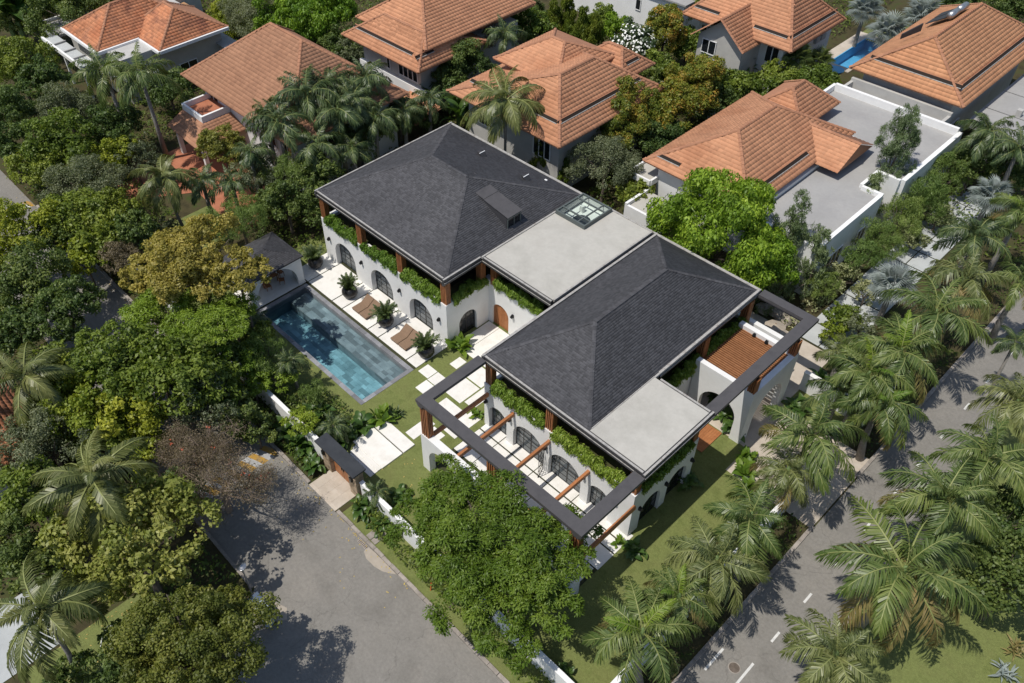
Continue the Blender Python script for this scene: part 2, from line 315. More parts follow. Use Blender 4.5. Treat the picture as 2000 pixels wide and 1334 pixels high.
TREES=[('broad', -44.46, -4.95, 5, 3.93, 0.85, 'light green bushy tree at the far left edge, above the dark palm grove'),
 ('dark', -40.61, -3.89, 4.5, 3.13, 0.9, 'dark green tree between the left edge and the two tall royal palms'),
 ('dark', -36.28, -8.72, 4.5, 3.26, 0.9, 'dark tree at the left edge, above the small bit of road'),
 ('dark', -31.4, -11.64, 4, 2.56, 0.9, 'dark tree hugging the left edge directly above the road bend'),
 ('grey', -33.53, -4.57, 4.5, 3.1, 0.8, 'grey green twiggy tree left of the royal palm trunks'),
 ('broad', -27.1, -7.86, 4.5, 3.71, 0.8, 'bright green spreading tree below the grey twiggy tree at upper left'),
 ('broad', -26.96, -10.61, 3.5, 2.68, 0.8, 'small yellow green tree overhanging the left road just below the upper trees'),
 ('grey', -19.61, -9.16, 4, 3.52, 0.75, 'grey leaved tree beside the striped road hump at left'),
 ('lime', -23.86, -4.35, 3.5, 1.93, 0.9, 'small bright green tree left of the coconut palm in the upper left garden'),
 ('grey', -22.38, -3.21, 2.6, 2.39, 0.8, 'rounded grey green bush beneath the two royal palms'),
 ('dark', -27.38, -2.28, 4, 2.69, 0.9, 'dark tree behind the royal palm trunks'),
 ('dark', -54.52, 6.44, 5, 4.96, 0.9, 'dark tree behind the flat roofed house in the top left corner'),
 ('dark', -54.44, 11.82, 4, 3.66, 0.8, 'dark tree just left of the top of the orange roof in the upper left corner'),
 ('dark', -63.54, 2.04, 4, 4.39, 0.9, 'dark tree filling the very top left corner'),
 ('dark', -32.04, 6.03, 3, 2.85, 0.8, 'dark shrubby tree between the two upper left houses'),
 ('grey', -38.86, 22.03, 4.5, 4.23, 0.8, 'grey twiggy tree behind the large brown roof at the top'),
 ('lime', -44.16, 21.19, 2.5, 3.29, 0.7, 'low bright green tree at the top between the two left roofs'),
 ('bright', -33.82, 24.29, 5, 4.15, 0.8, 'bright green tree left of centre along the top edge'),
 ('bright', -31.96, 27.07, 5, 4.16, 0.85, 'bright green dense tree touching the top edge beside the top centre roof'),
 ('dark', -27.31, 25.18, 3, 2.85, 0.8, 'dark tree wedged between the brown roof and the top centre house'),
 ('grey', -24.57, 25.69, 2.8, 2.29, 0.8, 'grey green bush under the eaves of the top centre house'),
 ('russet', -14.48, 33.87, 5.5, 3.77, 0.85, 'brownish tree leaning on the right side of the top centre roof'),
 ('dark', -11.04, 30.62, 4.5, 3.28, 0.85, 'dark tree below the brownish tree right of the top centre roof'),
 ('dark', -11.32, 28.18, 3.5, 2.51, 0.9, 'dark tree between the top centre house and the coconut palm'),
 ('broad', -12.49, 43.07, 4, 2.45, 0.9, 'mid green tree behind the back of the double hipped orange roof'),
 ('white', -1.16, 47.62, 4, 2.87, 1.0, 'tree covered in small white blossoms at the top'),
 ('orange', 0.56, 50.73, 5.5, 2.86, 1.25, 'tall tree with orange tinted new leaves left of the gabled roof'),
 ('broad', -3.67, 61.45, 4, 2.83, 0.8, 'green tree at the top edge behind the gabled house'),
 ('broad', -8.15, 50.12, 4, 2.06, 1.0, 'yellow green tree at the top edge left of the blossom tree'),
 ('orange', 9.03, 33.42, 5.5, 3.25, 0.95, 'rounded tree with orange tinted leaves at the corner of the double hipped roof'),
 ('orange', 11.04, 38.0, 5, 3.2, 0.9, 'rounded tree with rusty leaves just right of the double hipped roof'),
 ('orange', 9.84, 44.09, 5, 3.45, 0.85, 'largest of the rounded olive trees between the three orange roofs'),
 ('dark', 12.27, 34.69, 3.5, 2.53, 0.9, 'dark tree above the left end of the right centre house'),
 ('dark', 10.67, 45.56, 3, 2.43, 0.8, 'dark tree directly behind the ridge of the right centre roof'),
 ('broad', 1.94, 53.52, 3, 2.4, 0.9, 'light green bushes at the left end of the gabled house'),
 ('broad', 8.81, 57.53, 3, 2.09, 0.9, 'rounded shrub under the gable window'),
 ('grey', 12.0, 27.04, 4, 3.32, 0.8, 'sparse grey tree beside the back edge of the black roof'),
 ('broad', 13.84, 53.56, 3.2, 2.36, 0.8, 'leafy tree in front of the gabled house wall'),
 ('broad', 17.13, 55.2, 3.2, 2.58, 0.8, 'leafy tree between the gabled house and the grey flat roof'),
 ('dark', 11.06, 50.31, 2.5, 2.24, 0.8, 'low dark tree at the back of the right centre roof ridge'),
 ('dark', 19.71, 80.55, 5, 2.72, 1.0, 'dark tree at the top edge behind the right hand roof'),
 ('dark', 25.32, 83.96, 5, 3.35, 0.8, 'dark tree in the top right corner behind the large roof'),
 ('bright', 26.47, 23.18, 6.0, 5.15, 0.95, 'large bright green mango tree behind the dark roof'),
 ('bright', 30.0, 24.8, 4.5, 2.53, 1.0, 'smaller bright green tree leaning on the right side of the large mango tree'),
 ('broad', 15.53, 27.24, 2.5, 1.7, 1.0, 'green bushes behind the rooftop skylight'),
 ('lime', -14.28, -16.93, 5, 3.62, 0.85, 'olive yellow tree beside the left road below the striped hump'),
 ('dark', -7.7, -18.99, 5, 3.38, 0.9, 'dark green tree at left between the road and the leaning coconut palm'),
 ('dark', -2.99, -17.97, 5, 2.71, 0.95, 'dark tree with pale leaf tips beside the shaded road at left'),
 ('dark', -4.46, -21.89, 4.5, 2.38, 0.9, 'dark tree at the left edge behind the leaning coconut palm'),
 ('broad', -14.42, -12.11, 4.5, 2.91, 0.85, 'light green tree on the right side of the left road'),
 ('broad', -12.7, -9.86, 4.5, 2.61, 0.85, 'mid green tree next to the neighbour front lawn at left'),
 ('dark', -9.79, -9.09, 4, 2.09, 0.9, 'dark tree between the left road and the neighbour barbecue lawn'),
 ('grey', -11.24, -6.33, 2, 1.3, 0.9, 'small clipped grey green bush on the neighbour lawn'),
 ('lime', -9.99, -13.82, 3.5, 1.74, 0.85, 'small light green tree over the left road'),
 ('russet', -8.25, -11.59, 3.5, 1.94, 0.7, 'thin brownish tree left of the yellow crowned tree'),
 ('yellow', 2.91, -9.33, 8.2, 4.07, 0.75, 'large yellow leaved tree beside the pool pavilion'),
 ('yellow', -0.77, -11.88, 6.5, 2.12, 0.8, 'smaller yellow leaved tree left of the large one by the pavilion'),
 ('yellow', 6.1, -7.85, 8, 2.2, 0.85, 'yellow leaved tree overhanging the pavilion roof'),
 ('feather', 3.6, -12.84, 5.5, 3.08, 0.6, 'feathery bright green tree below the yellow leaved tree'),
 ('feather', 8.04, -11.34, 6.5, 2.55, 0.6, 'feathery green tree left of the pool deep end'),
 ('broad', 6.72, -17.73, 6, 3.38, 0.8, 'olive green tree over the middle of the left road'),
 ('broad', 9.73, -15.68, 6, 3.14, 0.8, 'olive green tree right of the leaning coconut palm, over the road'),
 ('lime', 7.42, -21.03, 5.5, 2.7, 0.85, 'yellowish green tree above the lower coconut palm'),
 ('lime', 9.68, -19.37, 5, 2.39, 0.85, 'light green tree just above the bare branched tree'),
 ('grey', 11.79, -15.32, 4.5, 2.36, 0.8, 'grey leaved tree between the road and the pool side garden wall'),
 ('grey', 8.47, -24.32, 5, 2.8, 0.85, 'grey green tree left of the lower coconut palm'),
 ('broad', 10.71, -26.63, 4.5, 1.98, 0.9, 'mid green tree under the lower coconut palm fronds at left'),
 ('dark', 13.11, -28.92, 4, 1.9, 0.9, 'dark tree at the left edge above the bottom left coconut palm'),
 ('lime', 11.91, -19.71, 3.5, 1.53, 0.9, 'small yellow green tree left of the bare branched tree'),
 ('goldleaf', 19.75, -23.91, 6, 4.22, 0.8, 'big gold green round leaved tree above the lower left lawn'),
 ('olive', 27.68, -24.63, 6, 3.63, 0.85, 'wide olive green tree in the bottom left beside the street'),
 ('olive', 26.43, -22.15, 5, 1.61, 0.85, 'olive green tree by the street bins'),
 ('dark', 24.5, -27.82, 4, 1.91, 0.85, 'dark shrubby tree at the bottom edge left of the wide olive tree'),
 ('dark', 21.99, -29.98, 2, 1.28, 0.7, 'low dark bush at the bottom edge beside the grey patch of paving'),
 ('dark', 16.39, -19.75, 3.5, 1.65, 0.8, 'dark tree in the shade beneath the bare branched tree'),
 ('thread', 9.41, -8.7, 3.0, 1.81, 0.8, 'thin brownish shrub by the left edge of the pool'),
 ('feather', 10.72, -10.9, 2.6, 1.43, 0.7, 'feathery green tree over the white garden wall by the pool'),
 ('feather', 9.01, -10.56, 3.5, 1.7, 0.7, 'feathery tree at the pool side end of the white garden wall'),
 ('wispy', 30.23, 28.32, 5.0, 2.34, 1.9, 'tall wispy tree at the left end of the neighbour flat roof'),
 ('wispy', 32.71, 28.34, 3.5, 1.77, 1.7, 'shorter wispy tree near the corner of the neighbour flat roof'),
 ('wispy', 31.61, 25.29, 2.5, 1.77, 1.5, 'wispy tree behind the right corner of the dark roof'),
 ('wispy', 30.76, 43.96, 5.6, 2.68, 1.7, 'tall wispy tree growing through the notch of the neighbour flat roof'),
 ('wispy', 31.25, 39.92, 4, 1.42, 1.4, 'wispy sapling in the notch of the neighbour flat roof'),
 ('thread', 34.12, 49.65, 2.6, 2.25, 1.0, 'first feathery shrub from the top along the neighbour white side wall'),
 ('thread', 34.15, 44.52, 2.6, 2.28, 1.0, 'second feathery shrub from the top along the neighbour white side wall'),
 ('thread', 34.16, 40.22, 2.6, 2.02, 1.0, 'third feathery shrub from the top along the neighbour white side wall'),
 ('thread', 34.32, 36.29, 2.6, 1.96, 1.0, 'fourth feathery shrub from the top along the neighbour white side wall'),
 ('thread', 34.45, 33.03, 2.6, 1.53, 1.0, 'fifth feathery shrub from the top along the neighbour white side wall'),
 ('variegated', 34.27, 31.14, 1.4, 1.44, 0.7, 'pale variegated bush beside the narrow grey drive'),
 ('variegated', 36.46, 30.96, 1.2, 1.23, 0.7, 'pale bush at the edge of the narrow grey drive, lower down'),
 ('thread', 33.97, 28.49, 2.0, 1.22, 1.1, 'green feathery bush on the rocks behind the dark pergola corner'),
 ('variegated', 35.77, 40.29, 1.2, 1.52, 0.7, 'pale variegated bush in the middle of the hedge along the grey drive'),
 ('variegated', 35.98, 44.71, 1.2, 1.56, 0.7, 'pale variegated bush at the upper end of the grey drive'),
 ('broad', 36.72, 27.17, 1.3, 1.37, 0.8, 'bright shrub right of the dark pergola corner'),
 ('grey', 38.16, 26.83, 1.4, 1.35, 0.8, 'blue green shrub right of the dark pergola corner'),
 ('lime', 36.81, 25.22, 1.0, 1.09, 0.8, 'lime yellow shrub beside the dark pergola corner'),
 ('dark', 54.96, 10.74, 4, 2.74, 0.9, 'dark rounded tree on the far verge behind the biggest palm'),
 ('dark', 53.02, 14.46, 4, 2.05, 0.9, 'dark rounded tree at the right edge above the biggest palm'),
 ('dark', 35.37, 51.83, 3, 2.14, 0.8, 'dark shrub under the palms below the right hand roof'),
 ('dark', 37.34, 53.78, 3, 2.14, 0.8, 'dark shrub at the right edge under the palms'),
 ('column', -11.65, 45.21, 4.5, 1.57, 1.9, 'leftmost of four drooping column trees at the top edge behind the double hipped roof'),
 ('column', -10.81, 46.98, 4.5, 1.63, 1.9, 'second of four drooping column trees at the top edge behind the double hipped roof'),
 ('column', -7.7, 46.16, 4.5, 1.66, 1.9, 'third of four drooping column trees at the top edge behind the double hipped roof'),
 ('column', -6.02, 46.51, 4, 1.53, 1.9, 'rightmost of four drooping column trees at the top edge behind the double hipped roof'),
 ('column', 5.99, 25.09, 3, 1.08, 2.0, 'narrow column tree at the corner of the double hipped house'),
 ('column', 3.92, 25.86, 2.6, 0.8, 2.0, 'thin column tree left of the corner of the double hipped house'),
 ('column', 8.26, 25.54, 2.4, 0.98, 1.6, 'narrow column tree behind the small roof vent'),
 ('column', 21.87, 60.62, 3.2, 1.2, 1.9, 'pointed tree beside the blue neighbour pool'),
 ('column', 21.89, 58.84, 3, 0.86, 1.8, 'slim pointed tree in front of the grey house wall'),
 ('column', 20.6, 66.69, 3.5, 1.24, 1.6, 'pointed tree left of the solar heater roof'),
 ('column', 11.59, 52.42, 2.5, 1.0, 1.6, 'narrow column tree below the gable'),
 ('column', 19.06, 55.82, 2.5, 1.41, 1.4, 'dense pointed tree behind the white parapet'),
 ('flame', 33.84, -8.94, 5.6, 5.46, 0.62, 'big feathery green tree over the front wall and the corner of the dark frame'),
 ('bare', 17.31, -17.51, 5.6, 4.22, 0.6, 'bare branched tree with a few orange red flowers over the striped road hump'),
 ('dark', -13.27, -15.09, 4, 2.2, 0.9, 'dark tree between the striped far hump and the olive yellow tree'),
 ('broad', -11.14, -11.96, 4, 2.21, 0.9, 'mid green tree leaning over the far left street'),
 ('dark', -6.21, -8.18, 3, 1.96, 0.8, 'dark shrub behind the yellow leaved trees'),
 ('dark', -5.01, 3.06, 3.2, 2.62, 0.9, 'dark tree in the deep shade left of the villa end wall'),
 ('thread', -5.59, -1.36, 3.5, 2.55, 0.9, 'thin shrub tree in front of the brown roofed house'),
 ('dark', -5.98, 7.23, 3.5, 2.7, 0.9, 'dark tree behind the left corner of the black roof'),
 ('dark', -9.29, 14.68, 3.8, 2.87, 0.9, 'dark tree below the palms behind the black roof'),
 ('dark', -9.5, 20.1, 3.2, 2.5, 0.9, 'dark tree just left of the black roof peak'),
 ('broad', 5.57, -15.45, 4.5, 2.5, 0.8, 'olive tree beside the shaded street left of the pool'),
 ('dark', 9.08, -12.63, 4, 2.08, 0.8, 'dark tree between the street and the deep end of the pool'),
 ('broad', 3.38, -21.2, 5, 2.42, 0.8, 'olive tree just right of the leaning coconut palm crown'),
 ('grey', 7.07, -25.8, 4.5, 2.26, 0.8, 'grey tree covering part of the red roof at the left edge'),
 ('broad', 9.26, -21.15, 4, 2.12, 0.8, 'green tree behind the lower coconut palm crown'),
 ('olive', 26.94, -25.98, 4.5, 1.87, 0.8, 'olive tree at the bottom edge in front of the wide olive tree'),
 ('broad', -37.71, 26.79, 4, 2.88, 0.8, 'green tree at the top edge behind the brown roof ridge'),
 ('dark', -17.25, 45.37, 4, 3.17, 0.9, 'dark tree at the top edge behind the palm with a yellow heart'),
 ('bright', -5.62, 49.7, 4, 2.03, 0.9, 'bright tree between the drooping columns and the blossom tree'),
 ('broad', 10.74, 48.7, 3, 2.47, 0.8, 'green bushes just behind the right centre ridge'),
 ('dark', 17.99, 53.01, 2.6, 2.18, 0.8, 'dark shrub at the left end of the white parapet'),
 ('feather', 6.33, -9.27, 5.5, 1.93, 0.6, 'feathery tree between the yellow tree and the pool'),
 ('broad', 6.55, 53.01, 2.6, 2.21, 0.8, 'leafy bush between the green fan palm and the gable'),
 ('bright', 6.54, 50.73, 2.2, 1.93, 0.8, 'bright green bush below the green fan palm'),
 ('broad', 13.91, 51.81, 2.4, 2.23, 0.8, 'bushy shrub behind the right end of the orange wing roof'),
 ('lime', 15.19, 55.68, 2.6, 1.88, 0.9, 'light green shrub at the foot of the gabled house wall'),
 ('broad', 3.41, 45.8, 3.5, 2.15, 1.0, 'green tree below the blossom tree'),
 ('dark', 4.05, 43.73, 3, 2.0, 0.9, 'dark shrub at the right corner of the double hipped roof'),
 ('dark', 14.71, -28.88, 3, 1.9, 0.8, 'dark bush between the bottom left coconut palm and the gold tree'),
 ('broad', 10.71, -14.08, 4.5, 2.41, 0.8, 'olive tree leaning over the street beside the deep end of the pool'),
 ('dark', 12.82, -13.65, 3.2, 1.69, 0.8, 'dark tree on the verge outside the wall halfway to the gate'),
 ('feather', 7.88, -13.38, 5.5, 2.25, 0.6, 'feathery tree above the street right of the olive trees'),
 ('dark', 14.31, -13.01, 2.0, 1.37, 0.8, 'dark shrub on the verge above the striped road hump'),
 ('feather', 11.41, -9.31, 2.2, 1.45, 0.6, 'feathery shrub on the lawn between the pool and the garden wall'),
 ('thread', 13.79, -8.14, 1.5, 1.1, 0.9, 'thin shrub close to the near left corner of the pool'),
 ('feather', 15.87, -10.42, 2.0, 1.22, 0.6, 'feathery shrub over the garden wall just left of the gate'),
 ('broad', 6.23, -7.77, 2.0, 1.35, 0.8, 'leafy shrub at the deep left corner of the pool'),
 ('olive', -14.71, 2.82, 5.2, 2.33, 0.9, 'olive feathery tree leaning over the tiled porch roof'),
 ('grey', -9.56, 3.2, 4, 2.79, 0.9, 'grey thin tree in front of the white wall of the brown roofed house'),
 ('thread', -8.04, 5.31, 4, 2.15, 1.0, 'thin shrub tree in front of the brown roofed house, nearer the villa')]
PALMS=[('royal', -27.93, -1.24, 9, 3.51, 'left of the two tall royal palms in front of the upper left house'),
 ('royal', -24.6, 0.85, 9, 3.57, 'right of the two tall royal palms in front of the upper left house'),
 ('coconut', -11.26, -4.81, 7, 2.93, 'yellow green coconut palm in the neighbour red paved yard'),
 ('royal', -11.0, -1.6, 4.5, 2.22, 'small palm right of the yellow green coconut palm'),
 ('royal', -9.11, 0.29, 4.5, 2.22, 'small dark palm over the red paved yard'),
 ('royal', -10.03, 6.53, 7.5, 2.92, 'leftmost dark palm in front of the brown roof'),
 ('royal', -10.74, 10.56, 8.5, 3.56, 'tall palm against the middle of the brown roof'),
 ('royal', -7.93, 11.83, 7.5, 3.17, 'dark palm above the left corner of the dark roof'),
 ('royal', -9.96, 16.8, 8, 2.99, 'tall palm with an upright heart at the right end of the brown roof'),
 ('royal', -6.45, 14.95, 6, 2.7, 'dark palm behind the back edge of the dark roof'),
 ('royal', -6.77, 8.25, 6, 2.83, 'dark palm just behind the left corner of the dark roof'),
 ('royal', -9.7, 2.92, 6, 2.24, 'dark palm in front of the white wall of the brown roofed house'),
 ('royal', -5.74, 11.4, 4.5, 2.42, 'low dark palm tucked against the back of the dark roof'),
 ('royal', -7.7, 19.4, 4.5, 2.47, 'low palm between the brown roofed house and the dark roof peak'),
 ('royal', -7.4, 22.56, 4.5, 2.35, 'low palm directly left of the dark roof peak'),
 ('coconut', 3.11, 22.87, 9, 4.32, 'tall coconut palm in front of the double hipped roof'),
 ('royal', -9.41, 35.27, 6.5, 2.68, 'palm with a yellow heart behind the double hipped roof'),
 ('coconut', 4.82, -23.33, 8, 3.33, 'leaning coconut palm at the left edge beside the red roof'),
 ('coconut', 16.63, -23.79, 9, 3.7, 'large coconut palm in the lower left between the grey tree and the gold tree'),
 ('coconut', 21.54, -29.28, 8, 3.34, 'coconut palm in the bottom left corner'),
 ('royal', 11.47, -8.01, 3.2, 1.43, 'small palm beside the pool in the left flower bed'),
 ('royal', 5.26, -7.03, 2.5, 1.29, 'small palm at the deep corner of the pool'),
 ('royal', 17.7, -8.87, 2.0, 1.43, 'small palm behind the gate in the garden bed'),
 ('royal', 24.07, -10.11, 1.8, 1.07, 'small palm inside the wall right of the gate'),
 ('royal', -11.73, 9.42, 7.5, 3.01, 'dark palm against the front of the brown roof, second from the left'),
 ('royal', -11.46, 13.21, 8, 2.96, 'dark palm in the thick of the row against the brown roof'),
 ('royal', -8.49, 13.95, 7.5, 2.83, 'dark palm towards the right of the row against the brown roof'),
 ('royal', -12.85, 6.89, 7, 2.42, 'dark palm at the left end of the row against the brown roof'),
 ('royal', 43.22, -1.11, 5.5, 2.83, 'palm on the lawn edge nearest the shaded east arches of the villa'),
 ('royal', 43.07, 2.29, 6, 2.86, 'palm next to the shaded street and beside the east lawn'),
 ('royal', 42.34, 9.87, 6, 3.48, 'palm over the beige carport drive'),
 ('royal', 42.47, 7.82, 4.5, 2.21, 'lower palm at the near side of the carport drive'),
 ('royal', 42.32, 16.99, 6, 2.97, 'palm with a yellow heart at the end of the carport wall'),
 ('royal', 43.91, 15.76, 5.5, 2.81, 'palm over the street edge just below the yellow hearted palm'),
 ('royal', 42.87, 19.87, 6.5, 3.24, 'palm above the yellow hearted palm on the street edge'),
 ('royal', 42.9, 24.46, 7, 3.88, 'big palm at the end of the narrow grey drive'),
 ('royal', 42.61, 30.74, 6, 3.01, 'palm right of the silver fan palm on the upper street edge'),
 ('royal', 40.79, 36.65, 6, 3.0, 'palm along the upper part of the right street'),
 ('royal', 42.18, 41.33, 6.5, 2.64, 'palm with bright yellow fronds at the right edge'),
 ('royal', 35.17, 52.21, 6, 2.78, 'dark palm below the right hand roof'),
 ('royal', 38.12, 51.54, 6, 2.71, 'dark palm at the right edge below the roof terrace'),
 ('royal', 43.02, -7.29, 5.5, 3.19, 'palm with a bright yellow heart at the bottom edge'),
 ('royal', 50.61, 4.44, 7, 4.43, 'biggest palm of all, with drooping yellowed fronds over the lower right street'),
 ('royal', 50.42, -1.31, 5.5, 2.72, 'palm at the bottom edge between the street dashes and the right lawn'),
 ('royal', 50.02, 10.24, 7, 3.31, 'green palm directly above the biggest palm'),
 ('royal', 50.53, 14.84, 7, 3.0, 'palm at the right side of the street above the green palm'),
 ('royal', 49.91, 20.7, 6.5, 2.57, 'palm at the right edge beside the street dashes'),
 ('royal', 47.59, 27.81, 6, 1.58, 'palm just entering the picture at the right edge beside the street'),
 ('fan', 38.47, 29.8, 4, 2.14, 'silver fan palm beside the narrow grey drive'),
 ('fan', 38.7, 46.81, 4, 2.13, 'silver fan palm near the upper right street'),
 ('fan', 17.98, 68.5, 5, 2.74, 'silver fan palm between the gabled house and the solar heater roof'),
 ('fan', 18.77, 74.79, 5, 2.82, 'silver fan palm touching the left side of the solar heater roof'),
 ('fan', 12.74, 73.51, 4.5, 2.42, 'silver fan palm at the top edge behind the gabled house'),
 ('fangreen', 3.61, 55.48, 3.5, 2.0, 'green fan palm in front of the gable'),
 ('fangreen', 13.54, 57.02, 4.5, 2.22, 'green fan palm at the corner of the gabled house'),
 ('fangreen', 14.76, 60.17, 3.5, 1.92, 'small green fan palm next to the blue neighbour pool'),
 ('royal', 39.36, 20.42, 3.5, 1.84, 'low palm in the bed beside the carport wall'),
 ('royal', 43.03, -4.13, 5, 2.27, 'palm between the bottom yellow hearted palm and the east lawn palms'),
 ('royal', 41.46, 16.08, 4.5, 2.47, 'smaller palm between the carport drive palm and the yellow hearted one'),
 ('royal', 45.45, 33.62, 6, 2.33, 'palm at the right edge halfway up the street')]
CLUMPS=[('banana', -59.63, 0.19, 4.45, 'large leaved banana clump in the top left corner'),
 ('banana', -41.24, 14.6, 2.11, 'banana plant between the orange roof and the brown roof'),
 ('banana', -6.07, 25.9, 2.47, 'banana plants at the peak of the dark roof'),
 ('banana', -11.43, 26.71, 2.01, 'banana plant left of the dark roof peak'),
 ('banana', 8.14, 55.69, 2.08, 'traveller palm under the gable of the top right house'),
 ('banana', 38.75, 19.9, 1.05, 'banana plant beside the white carport wall'),
 ('banana', 36.28, 6.38, 0.76, 'single big leaf plant in the shade of the east wall'),
 ('bush', 16.92, 3.89, 0.97, 'bright big leaved plant at the front corner by the entry recess'),
 ('bush', 18.35, -5.18, 0.97, 'bright leafy plant at the top corner of the gate terrace'),
 ('bush', 18.67, -4.25, 0.68, 'dark spiky plant at the lawn corner of the gate terrace'),
 ('bush', 17.93, -6.98, 1.03, 'leafy plant left of the gate terrace'),
 ('bush', 17.78, -8.48, 0.95, 'leafy plant next to the gate roof'),
 ('bush', 14.75, -8.29, 1.05, 'shrub between the gate and the pool corner'),
 ('bush', 16.39, -10.8, 1.09, 'large leaved shrub outside the wall left of the gate'),
 ('bush', 14.46, -10.78, 1.03, 'large leaved shrub outside the wall further left of the gate'),
 ('bush', 18.41, -11.39, 0.78, 'shrub outside the wall next to the gate pillar'),
 ('bush', 23.6, -10.95, 0.88, 'lush plant outside the wall right of the gate'),
 ('bush', 25.34, -10.84, 0.8, 'leafy plant with white flowers outside the wall right of the gate'),
 ('bush', 24.57, -8.68, 0.82, 'dark plant inside the wall right of the gate'),
 ('bush', 22.87, 0.05, 0.52, 'small light green bush at the pergola corner of the house'),
 ('bush', 36.93, -0.75, 0.46, 'small bright plant at the front right corner of the house'),
 ('bush', 37.98, -0.55, 0.78, 'dark shrub in the shade of the front right corner'),
 ('bush', 37.2, 6.15, 0.83, 'dark shrub along the shaded east wall'),
 ('bush', 39.34, 9.57, 0.9, 'bright leafy plant on the east lawn bed, upper'),
 ('bush', 38.82, 10.7, 0.71, 'light green plant beside the timber deck'),
 ('bush', 40.52, 8.68, 0.82, 'bright leafy plant on the east lawn bed, lower'),
 ('bush', 36.82, 12.43, 0.95, 'shrub between the deck and the carport'),
 ('bush', 35.63, 12.91, 0.81, 'large leaved plant under the carport frame'),
 ('bush', 34.09, 13.91, 0.76, 'plant under the carport arch'),
 ('bush', 38.82, 17.22, 0.97, 'dark shrub at the foot of the carport wall'),
 ('bush', 40.15, -9.68, 0.58, 'upright plant inside the corner of the front wall'),
 ('bush', 57.19, 8.12, 0.74, 'grey spiky agave at the bottom right'),
 ('bush', 57.08, 10.0, 0.64, 'yellow striped plant at the right edge')]

# ---------------------------------------------------------------- ground, lawns, roads
def cells(x0, y0, x1, y1, z, holes):
    mb = MB(); xs = sorted({x0, x1, *[h[0] for h in holes], *[h[2] for h in holes]}); ys = sorted({y0, y1, *[h[1] for h in holes], *[h[3] for h in holes]})
    xs = [x for x in xs if x0 <= x <= x1]; ys = [y for y in ys if y0 <= y <= y1]
    for i in range(len(xs) - 1):
        for j in range(len(ys) - 1):
            cx, cy = (xs[i] + xs[i + 1]) / 2, (ys[j] + ys[j + 1]) / 2
            if any(h[0] < cx < h[2] and h[1] < cy < h[3] for h in holes): continue
            mb.quad((xs[i], ys[j], z), (xs[i + 1], ys[j], z), (xs[i + 1], ys[j + 1], z), (xs[i], ys[j + 1], z))
    return mb
PX0, PY0, PX1, PY1 = 1.8, -5.4, 16.15, -.22        # pool outer
QX0, QY0, QX1, QY1 = 12.75, 67.9, 15.0, 76.6       # neighbour pool
HOLES = [(PX0 + .05, PY0 + .05, PX1 - .05, PY1 - .05), (QX0, QY0, QX1, QY1)]
struct(cells(-500, -500, 500, 500, -.03, HOLES), 'ground', 'soil')
struct(cells(-3.0, -10.2, 42.9, 19.3, 0, [HOLES[0]]), 'lawn', 'lawn')
struct(sheet(49.6, -30, 90, 60, 0), 'verge_lawn', 'lawn')
struct(sheet(-14.5, -4.6, -8.6, .3, .0), 'neighbour_lawn', 'lawn')
struct(sheet(18.5, -32, 25.5, -24.5, .0), 'front_lawn', 'lawn')
struct(sheet(11.5, 76.2, 16.2, 84, .0), 'pool_side_lawn', 'lawn')
struct(MB().prism([(-120, -19.4), (23.3, -19.4), (26.5, -23), (27.5, -60), (33, -60), (60, -60), (60, -12.42), (-120, -12.42)], -.2, -.015), 'street', 'asphalt')
struct(MB().prism([(44.9, -12.4), (49.5, -12.4), (49.5, 140), (44.9, 140)], -.2, -.012), 'side_street', 'asphalt')
struct(sheet(22.7, -12.2, 42.9, -10.45, 0.004), 'street_verge', 'lawn')
struct(sheet(-22, -12.2, 18.6, -10.45, 0.004), 'street_verge', 'soil')
struct(sheet(42.9, -12.2, 44.7, 60, 0.004), 'palm_bed', 'soil')
struct(sheet(13.5, -40, 18.3, -29.5, 0.004), 'neighbour_driveway', 'concrete')
struct(MB().prism([(25.9, -12.5), (26.6, -12.44), (28.7, -12.44), (28.35, -12.7), (27.9, -12.95), (27.3, -13.1), (26.5, -13.12), (26.0, -12.9)], -.013, -.008), 'cement_patch', 'patch')
struct(MB().prism([(25.0, -19.0), (25.8, -18.7), (26.4, -19.1), (26.2, -19.6), (25.4, -19.7)], -.013, -.008), 'cement_patch', 'patch')
# painted dashes along the side street, lying on the asphalt
for y0 in (-26.0, -21.4, -16.8, -12.2, -7.6, -3.0, .55, 4.1, 7.7, 11.3, 15.0, 18.6, 22.1, 25.9, 29.6, 33.4, 37.2, 41, 44.8, 48.6):
    L_ = 1.7 if y0 < 0 else .85
    struct(sheet(47.14, y0, 47.28, y0 + L_, -.006), 'road_dash', 'paint_w')
for y0 in (-8.2, -3.6): struct(sheet(45.45, y0, 45.59, y0 + 1.8, -.006), 'road_dash', 'paint_w')
# striped road humps
def hump(x0, x1, y0, y1, n, where):
    t = thing('road_hump', where, 'speed bump', ((x0 + x1) / 2, (y0 + y1) / 2, 0), 'striped humps across the street')
    b = MB(); pr = [(0, 0), (.25, .035), (.5, .05), (.75, .035), (1, 0)]
    for i in range(4):
        b.quad(*[(x0 + (x1 - x0) * pr[q][0], yy, pr[q][1] - .008) for q, yy in ((i, y0), (i + 1, y0), (i + 1, y1), (i, y1))])
    part(b, 'hump', 'asphalt', t)
    for k in range(n):
        a = y0 + (y1 - y0) * k / n; c = y0 + (y1 - y0) * (k + 1) / n; s = .45
        b = MB()
        for i in range(4):
            def P(q, yy): return (x0 + (x1 - x0) * pr[q][0], min(max(yy + s * (pr[q][0] - .5), y0), y1), pr[q][1] - .003)
            b.quad(P(i, a), P(i + 1, a), P(i + 1, c), P(i, c))
        part(b, 'stripe', 'paint_y' if k % 2 else ('paint_w' if x0 < 0 else 'paint_g'), t)
